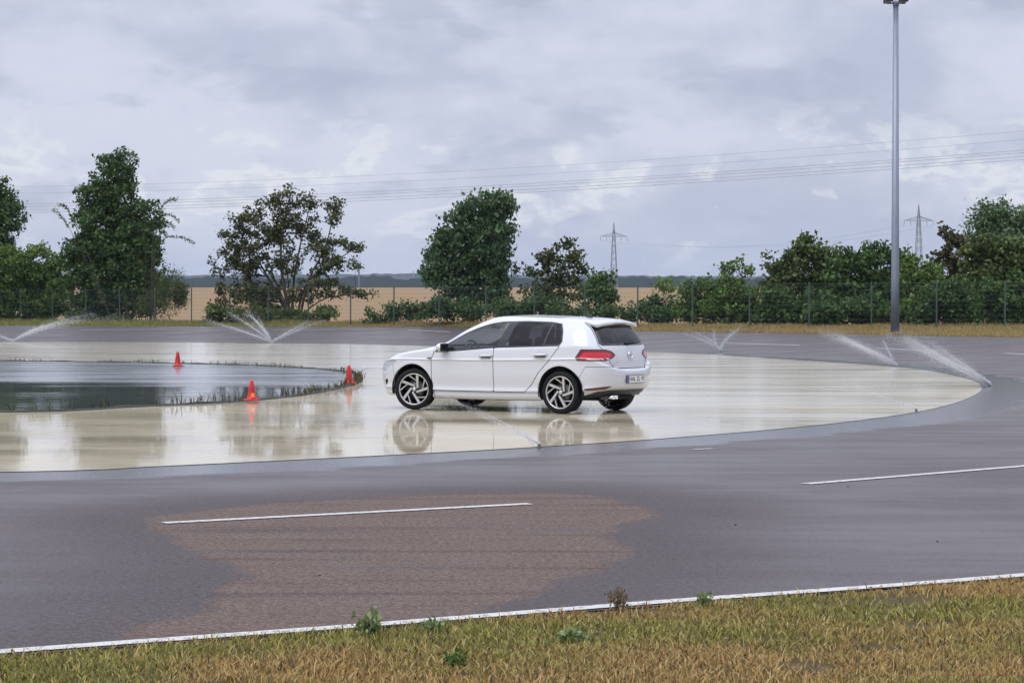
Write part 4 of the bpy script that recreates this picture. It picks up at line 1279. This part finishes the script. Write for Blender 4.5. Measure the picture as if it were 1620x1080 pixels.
# ------------------------------------------------------------------ pylons and power lines
M_LAT = simple("pylon_steel", (.20, .21, .23), .6, .2)
M_CABLE = simple("aluminium_cable", (.30, .31, .34), .6, .3)
def pylon(px, top_px, D, arm_px, label):
    z0 = float(ground_z([0], [D])[0]) - .5
    X = (px - 810) / FPX * D
    root = empty("power_pylon", (X, D, z0), R(8))
    tag(root, label, "pylon", "power pylons on the horizon")
    H = CAM_H + (YH - top_px) / FPX * D - z0
    ha = CAM_H + (YH - arm_px) / FPX * D - z0
    b0 = 2.6; r = .16
    def w(h): return b0 * (1 - h / ha) + .75 * (h / ha) if h < ha else max(.05, .75 * (1 - (h - ha) / (H - ha)))
    m = MB()
    hs = list(np.linspace(0, ha, 11)) + [ha + (H - ha) * .5, H]
    for i in range(len(hs) - 1):
        a, b = hs[i], hs[i + 1]; wa, wb = w(a), w(b)
        c = [(1, 1), (1, -1), (-1, -1), (-1, 1)]
        for j in range(4):
            (x, y), (u, v) = c[j], c[(j + 1) % 4]
            m.tube([(x * wa, y * wa, a), (x * wb, y * wb, b)], r, 4)
            m.tube([(x * wa, y * wa, a), (u * wb, v * wb, b)], r * .55, 3, False)
            m.tube([(u * wa, v * wa, a), (x * wb, y * wb, b)], r * .55, 3, False)
    m.build("lattice_tower", M_LAT, root)
    arm = MB(); L = 8.3
    for s in (-1, 1):
        for y in (-.7, .7):
            arm.tube([(0, y, ha + 2.4), (s * L, 0, ha)], r * .8, 4)
            arm.tube([(0, y, ha), (s * L, 0, ha)], r * .8, 4)
        for q in (.25, .5, .75):
            arm.tube([(s * L * q, 0, ha), (s * L * q, 0, ha + 2.4 * (1 - q))], r * .6, 3)
            arm.tube([(s * L * (q - .25), 0, ha), (s * L * q, 0, ha + 2.4 * (1 - q))], r * .6, 3)
    arm.build("crossarm", M_LAT, root)
    for x in (-L, -L * .55, L * .55, L):
        MB().tube([(x, 0, ha), (x, 0, ha - 2.6)], .14, 6).build("insulator", M_CABLE, root)
    return Vector((X, D, z0)), ha - 2.6, H
p1, a1, h1 = pylon(971, 352, 1400, 374, "lattice pylon on the horizon behind the car's rear end")
p2, a2, h2 = pylon(1453, 324, 1250, 349, "taller looking lattice pylon on the horizon right of the lamp post")
def cable(p, q, sag, r, label, grp, n=40, over=0.0):
    p, q = Vector(p), Vector(q)
    pts = [p + (q - p) * float(t) - Vector((0, 0, sag * 4 * t * (1 - t))) for t in np.linspace(-over, 1 + over, n)]
    o = MB().tube(pts, r, 5).build("power_cable", M_CABLE)
    tag(o, label, "cable", grp)
ca, sa = math.cos(R(8)), math.sin(R(8))
for x, nm in ((-8.3, "left"), (8.3, "right")):
    cable(p1 + Vector((x * ca, x * sa, a1)), p2 + Vector((x * ca, x * sa, a2)), 7.5, .06, "faint far cable slung between the two pylons, from their %s arms" % nm, "cables between the pylons")
def pxc(x, y, D): return ((x - 810) / FPX * D, D, CAM_H + (YH - y) / FPX * D)
near = [((-200, 297), (1820, 190), .022, "topmost thin power line crossing the whole sky"),
        ((-200, 307), (1820, 204), .022, "second power line from the top, just under the topmost"),
        ((-200, 327), (1820, 222), .034, "third power line from the top, upper of the thick bundle"),
        ((-200, 331), (1820, 226), .034, "fourth power line from the top, second of the thick bundle"),
        ((-200, 336), (1820, 232), .034, "fifth power line from the top, third of the thick bundle"),
        ((-200, 340), (1820, 237), .034, "lowest near power line, bottom of the thick bundle")]
for a, b, r, lab in near:
    cable(pxc(*a, 490), pxc(*b, 330), 2.6 if r < .03 else 2.0, r, lab, "near power lines", 80, .7)
# thin far masts on the ridge
mm_ = simple("mast_paint", (.10, .11, .13), .8)
for x, y, D, lab in ((568, 416, 1800, "slim chimney on the wooded ridge right of the sparse tree"), (654, 428, 4600, "tiny mast on the distant plateau left of the oval tree")):
    zt = CAM_H + (YH - y) / FPX * D
    ch = empty("far_chimney", ((x - 810) / FPX * D, D, 3.0)); tag(ch, lab, "chimney")
    MB().tube([(0, 0, 0), (0, 0, zt - 3.0)], [1.0 if D < 3000 else 1.6, .6], 10).build("shaft", mm_, ch, True)
    MB().tube([(0, 0, zt - 4.2), (0, 0, zt - 3.4)], .85, 10).build("rim", mm_, ch)

# ------------------------------------------------------------------ traffic cones on the pond kerb
M_CONE = simple("red_cone_plastic", (.52, .012, .012), .45, noise=.15, nscale=9)
M_STK = simple("orange_sticker", (.80, .22, .04), .5)
def cone(px, py, h, label, tilt=0.0, stick=False):
    X, Y = flat(px, py, .03)
    root = empty("traffic_cone", (X, Y, .030), random.uniform(-.4, .4))
    tag(root, label, "cone", "red cones on the pond kerb")
    root.rotation_euler = (tilt, 0, root.rotation_euler.z)
    s = h / .36
    MB().box((0, 0, .014 * s), (.25 * s, .25 * s, .028 * s), bev=.01 * s).build("base", M_CONE, root)
    MB().lathe([(.098 * s, .026 * s), (.090 * s, .034 * s), (.075 * s, .09 * s), (.060 * s, .18 * s), (.042 * s, .29 * s), (.032 * s, .352 * s), (.026 * s, .360 * s), (.016 * s, .358 * s), (.014 * s, .33 * s)], 20).build("cone_body", M_CONE, root, True)
    MB().lathe([(.0635 * s, .17 * s), (.0528 * s, .235 * s)], 20).build("band", simple("cone_band", (.42, .010, .010), .35), root, True)
    if stick:
        MB().box((0, -.081 * s, .098 * s), (.07 * s, .006, .075 * s), m=Matrix.Rotation(R(-11), 4, 'X'), bev=.002).build("sticker", M_STK, root)
cone(281, 579.5, .38, "red cone on the far kerb of the dark pond")
cone(398, 633.5, .33, "red cone with an orange sticker on the near kerb of the dark pond", stick=True)
cone(552, 607, .37, "red cone at the right tip of the dark pond, nearest the car")

# ------------------------------------------------------------------ sprinklers
def m_drop():
    m, t, p = mat_new("water_droplets"); N = NT(t)
    setp(p, Base_Color=(.92, .93, .95, 1), Roughness=.15)
    p.inputs['IOR'].default_value = 1.33
    tr = N.n("ShaderNodeBsdfTranslucent"); tr.inputs[0].default_value = (.88, .90, .92, 1)
    tp = N.n("ShaderNodeBsdfTransparent")
    m1 = N.n("ShaderNodeMixShader"); m1.inputs[0].default_value = .5
    t.links.new(p.outputs[0], m1.inputs[1]); t.links.new(tr.outputs[0], m1.inputs[2])
    m2 = N.n("ShaderNodeMixShader"); m2.inputs[0].default_value = .2
    t.links.new(m1.outputs[0], m2.inputs[1]); t.links.new(tp.outputs[0], m2.inputs[2])
    t.links.new(m2.outputs[0], t.nodes["Material Output"].inputs[0])
    return m
M_DROP = m_drop()
def droplets(name, C, r, parent):
    n = len(C)
    T = np.array([(1, 1, 1), (1, -1, -1), (-1, 1, -1), (-1, -1, 1)], float) * .8
    V = (C[:, None, :] + T[None] * r[:, None, None]).reshape(-1, 3)
    i = np.arange(n)[:, None] * 4
    F = np.concatenate([i + [[0, 1, 2]], i + [[0, 3, 1]], i + [[0, 2, 3]], i + [[1, 3, 2]]])
    o = fast_mesh(name, V, F, M_DROP, parent); o["kind"] = "stuff"
    return o
M_NOZ = simple("nozzle_plastic", (.05, .05, .055), .5)
def sprinkler(base, jets, label, dens=1.0, fuzz=1.0):
    """jets: photo pixels (mid, end) of each arc plus its depth offset in metres and strength"""
    X, Y, z = gpx(*base) if base[1] < 600 and base[0] < 1500 else (*flat(*base), 0.0)
    root = empty("sprinkler", (X, Y, z)); tag(root, label, "sprinkler", "sprinklers round the white surface")
    MB().lathe([(.0, .045), (.012, .043), (.02, .03), (.022, 0), (.04, 0), (.04, -.02)], 14).build("nozzle", M_NOZ, root, True)
    s = Y / FPX
    for (mx, my, ex, ey, dy, st) in jets:
        p0 = np.array([0, 0, .045])
        c = np.array([(mx - base[0]) * s, dy * .5, (base[1] - my) * s]); e = np.array([(ex - base[0]) * s, dy, (base[1] - ey) * s])
        L = np.linalg.norm(e - p0) + np.linalg.norm(c - p0) * .2
        n = int(L * 1300 * st * dens * min(1.6, 60 / Y))
        t = rng.random(n) ** 1.15
        q = 2 * c - .5 * p0 - .5 * e
        P = p0 * ((1 - t) ** 2)[:, None] + q * (2 * t * (1 - t))[:, None] + e * (t * t)[:, None]
        sp = (.004 + .020 * t ** 1.3 * L ** .6) * fuzz * np.where(rng.random(n) < .34, 5.0, 1.0)
        P = P + rng.normal(size=P.shape) * sp[:, None]
        P[:, 2] -= np.abs(rng.normal(0, .05 * L ** .6, n)) * t ** 2 * fuzz
        P[:, 2] = np.maximum(P[:, 2], .01)
        r = s * rng.uniform(.14, .42, n) * (1.1 - .55 * t)
        droplets("water_jet", P, r, root)
sprinkler((22, 541), [(70, 515, 150, 494, 0, 1.0), (60, 522, 120, 506, .5, .7), (8, 534, -14, 524, 0, .9), (90, 512, 210, 498, -.6, .5)], "sprinkler at the left edge throwing a long arc of water")
sprinkler((430, 543), [(380, 522, 320, 503, 0, 1.0), (395, 515, 358, 492, .5, .9), (408, 512, 382, 494, 1, .8), (412, 515, 395, 490, -.5, .7), (455, 525, 490, 507, 0, .9), (465, 524, 515, 503, .5, .6), (420, 522, 408, 500, 0, .5)],
          "sprinkler below the sparse tree fanning many jets")
sprinkler((1140, 557), [(1118, 540, 1080, 525, 0, .8), (1124, 537, 1094, 522, .5, .7), (1131, 538, 1130, 520, 0, 1.0), (1150, 535, 1170, 517, 0, 1.0), (1148, 540, 1178, 513, .5, .6)], "sprinkler right of the car with two curved upright jets")
sprinkler((1418, 580.5), [(1385, 558, 1330, 530, 0, 2.6), (1375, 554, 1300, 522, .7, 1.2), (1408, 560, 1397, 535, 0, 1.0), (1370, 548, 1320, 520, 1.5, .7)], "sprinkler at the lamp post's foot with a strong slanting jet", 1.2, .9)
sprinkler((1566, 611), [(1510, 575, 1430, 530, 0, 2.8), (1500, 572, 1410, 524, .8, 1.2), (1520, 575, 1460, 535, -.6, .9), (1505, 566, 1440, 520, 1.4, .6)], "rightmost sprinkler with a wide misty jet", 1.2, .95)
sprinkler((853, 708), [(800, 678, 715, 637, .8, .55), (780, 664, 690, 628, 1.2, .3)], "nearest sprinkler throwing a jet towards the car's sill", 1.8, .55)
sprinkler((1450, 651), [(1415, 633, 1360, 610, .5, .8)], "small sprinkler on the near right edge of the white surface", 1.2, .6)

def wheel_spray():
    """spray thrown up behind the car's two near tyres"""
    f = np.array([-.845, .535]); l = np.array([-.535, -.845]); o = np.array([.052, 34.86])
    for cx, lab in ((1.318, "fine spray thrown up by the car's front tyre"), (-1.318, "fine spray thrown up by the car's near rear tyre")):
        n = 900
        t = rng.random(n) ** 1.4
        d = -.18 - .55 * t; h = .02 + .22 * t * rng.random(n) ** 1.6; w = .80 + rng.normal(0, .06 + .08 * t, n)
        P = o + f * (cx + d)[:, None] + l * w[:, None]
        b = o + f * (cx - .25) + l * .8
        root = empty("tyre_spray", (b[0], b[1], .01)); tag(root, lab, "spray", "spray behind the car's tyres"); root["kind"] = "stuff"
        droplets("spray_drops", np.c_[P - b, h], rng.uniform(.0012, .0042, n), root)
wheel_spray()

# ------------------------------------------------------------------ tufts on the pond kerb
def kerb_tufts():
    n = len(POND); seg = np.roll(POND, -1, 0) - POND
    P = []; Hh = []
    for i in range(n):
        L = np.linalg.norm(seg[i]); k = int(L * 26)
        t = rng.random((k, 1)); q = POND[i] + seg[i] * t + rng.normal(0, .05, (k, 2))
        P.append(q)
    P = np.concatenate(P)
    m = fbm(P, .8, 9)
    rightness = smooth01(P[:, 0], -8, -4)
    far = smooth01(P[:, 1], 50, 58)
    keep = rng.random(len(P)) < np.clip((m - .36) * 4 + .25 * rightness, .08, 1)
    P, m, far = P[keep], m[keep], far[keep]
    h = (.06 + .22 * np.clip(m - .3, 0, 1)) * rng.uniform(.5, 1.5, len(P)) * (1 - .35 * far)
    o = blades("kerb_grass", np.c_[P, np.full(len(P), .02)], h, np.full(len(P), .018), 1.1, rng.random(len(P)), m_blade("wet_grass", [(.030, .034, .014), (.085, .085, .025), (.15, .12, .04)]))
    tag(o, "ragged grass tufts growing along the dark pond kerb", "grass", kind="stuff")
kerb_tufts()

# ------------------------------------------------------------------ foreground grass
def lawn():
    n = 270000
    X = rng.uniform(-4.2, 5.2, n); y1 = NEAR0 + NEARK * X + .03
    Y = 7.0 + (y1 - 7.0) * rng.random(n)
    w = (y1 - 7.0) / 7.5
    keep = (rng.random(n) < w) & (Y > 6.9)
    P = np.c_[X, Y][keep]
    d = NEAR0 + NEARK * P[:, 0] + .03 - P[:, 1]
    g = fbm(P, 1.1, 21) + .20 * smooth01(P[:, 0], .7, 2.0) + .05 * smooth01(P[:, 0], -.6, -1.6) - .04
    bare = fbm(P, 2.3, 5)
    keep = ~((bare < .27) & (rng.random(len(P)) < .85)) & ~((d < .10) & (rng.random(len(P)) < .6))
    P, g, d = P[keep], g[keep], d[keep]
    tuft = fbm(P, 5.0, 31)
    h = (.012 + .028 * tuft) * rng.uniform(.5, 1.5, len(P)) * np.where(rng.random(len(P)) < .03, 1.9, 1)
    col = np.clip((g - .36) * 3.4 + rng.normal(-.10, .24, len(P)), 0, 1)
    o = blades("foreground_grass", np.c_[P, np.full(len(P), -.007)], h, rng.uniform(.004, .0095, len(P)), 1.5, col, m_blade("lawn_grass", dark=(.085, .062, .026), cols=[(.43, .265, .10), (.235, .235, .050), (.50, .39, .16)]))
    tag(o, "short patchy green and brown lawn in the foreground", "grass", kind="stuff")
    # clover-like broad leaves low in the sward
    m = 9000
    k = rng.integers(0, len(P), m)
    C = np.c_[P[k] + rng.normal(0, .02, (m, 2)), rng.uniform(-.002, .020, m)]
    o = leaves_mesh("ground_clover", C, rng.uniform(.010, .024, m), np.clip(col[k] + .2, 0, 1), m_leaf("clover", (.30, .20, .075), (.17, .21, .045), (.32, .30, .11)), None, aspect=.8)
    tag(o, "small clover leaves scattered through the foreground lawn", "ground cover", kind="stuff")
lawn()
def weed(px, py, h, spread, mat, label, n=160, leaf=.03, seed_head=False, up=1.0):
    X, Y = flat(px, py)
    root = empty("weed", (X, Y, 0)); tag(root, label, "weed", "weeds along the edge line")
    st = MB(); C = []
    for i in range(14):
        a = random.uniform(0, 6.28); r = spread * random.uniform(.3, 1); hh = h * random.uniform(.45, 1)
        tip = Vector((r * math.cos(a), r * math.sin(a), hh))
        mid = Vector((tip.x * .35, tip.y * .35, hh * .6))
        st.tube([(0, 0, -.02), mid, tip], [.003, .0025, .0012], 4)
        k = n // 14
        for j in range(k):
            t = random.random() ** (.5 if seed_head else 1)
            q = mid * (2 * t * (1 - t)) + tip * t * t
            C.append(np.array(q) + rng.normal(0, .010 + .01 * (1 - t), 3))
    st.build("stems", M_STEM, root)
    C = np.array(C)
    leaves_mesh("leaves", C, rng.uniform(.6, 1.4, len(C)) * leaf, rng.random(len(C)), mat, root, up, .6)
M_STEM = simple("weed_stem", (.10, .11, .04), .7)
L_WEED = m_leaf("weed_leaf", (.14, .19, .07), (.24, .30, .12), (.34, .40, .19))
L_DRYW = m_leaf("dry_weed", (.13, .09, .06), (.20, .14, .10), (.28, .20, .14))
weed(583, 1006, .12, .085, L_WEED, "bushy green weed overlapping the white edge line left of centre", 260, .030)
weed(978, 966, .12, .075, L_DRYW, "dry brown flowering weed on the white edge line right of centre", 240, .020, True)
weed(905, 1014, .05, .08, L_WEED, "flat dark green weed in the lawn below the dry weed", 220, .034, up=.3)
weed(680, 998, .05, .10, L_WEED, "low grey-green weed by the edge line, right of the bushy weed", 160, .026)
weed(1120, 958, .07, .12, L_WEED, "low pale weed on the edge line right of the dry weed", 160, .022)
weed(720, 1052, .05, .07, L_MID, "small green rosette near the bottom edge of the photo", 120, .030, up=.2)

# ---- small loose stones on the asphalt
M_STONE = simple("dark_stone", (.03, .028, .028), .8)
for x, y, r, lab in ((505, 911, .006, "tiny dark stone in the dry patch below the lane dash"), (1164, 831, .007, "tiny dark stone on wet asphalt left of the right lane dash"), (1484, 857, .006, "tiny dark stone on wet asphalt below the right lane dash"),
                  (1342, 770, .006, "tiny dark stone just under the right lane dash")):
    X, Y = flat(x, y)
    bm = bmesh.new(); bmesh.ops.create_icosphere(bm, subdivisions=2, radius=r)
    for v in bm.verts: v.co = Vector((v.co.x * 1.3, v.co.y, v.co.z * .7)) * random.uniform(.85, 1.15)
    me = bpy.data.meshes.new("stone"); bm.to_mesh(me); bm.free(); me.materials.append(M_STONE)
    o = bpy.data.objects.new("stone", me); COL.objects.link(o); o.location = (X, Y, r * .55)
    tag(o, lab, "stone", "loose stones on the asphalt")

# ------------------------------------------------------------------ haze
def haze():
    m = bpy.data.materials.new("haze"); m.use_nodes = True
    t = m.node_tree; t.nodes.clear()
    v = t.nodes.new("ShaderNodeVolumePrincipled")
    v.inputs['Color'].default_value = (.80, .88, 1.0, 1); v.inputs['Density'].default_value = .00008; v.inputs['Anisotropy'].default_value = .1
    o = t.nodes.new("ShaderNodeOutputMaterial"); t.links.new(v.outputs[0], o.inputs['Volume'])
    b = MB().box((0, 3700, 31), (13400, 8700, 66)).build("haze", m)
    tag(b, "pale even haze in the air over the whole plain", "haze", kind="stuff")
haze()
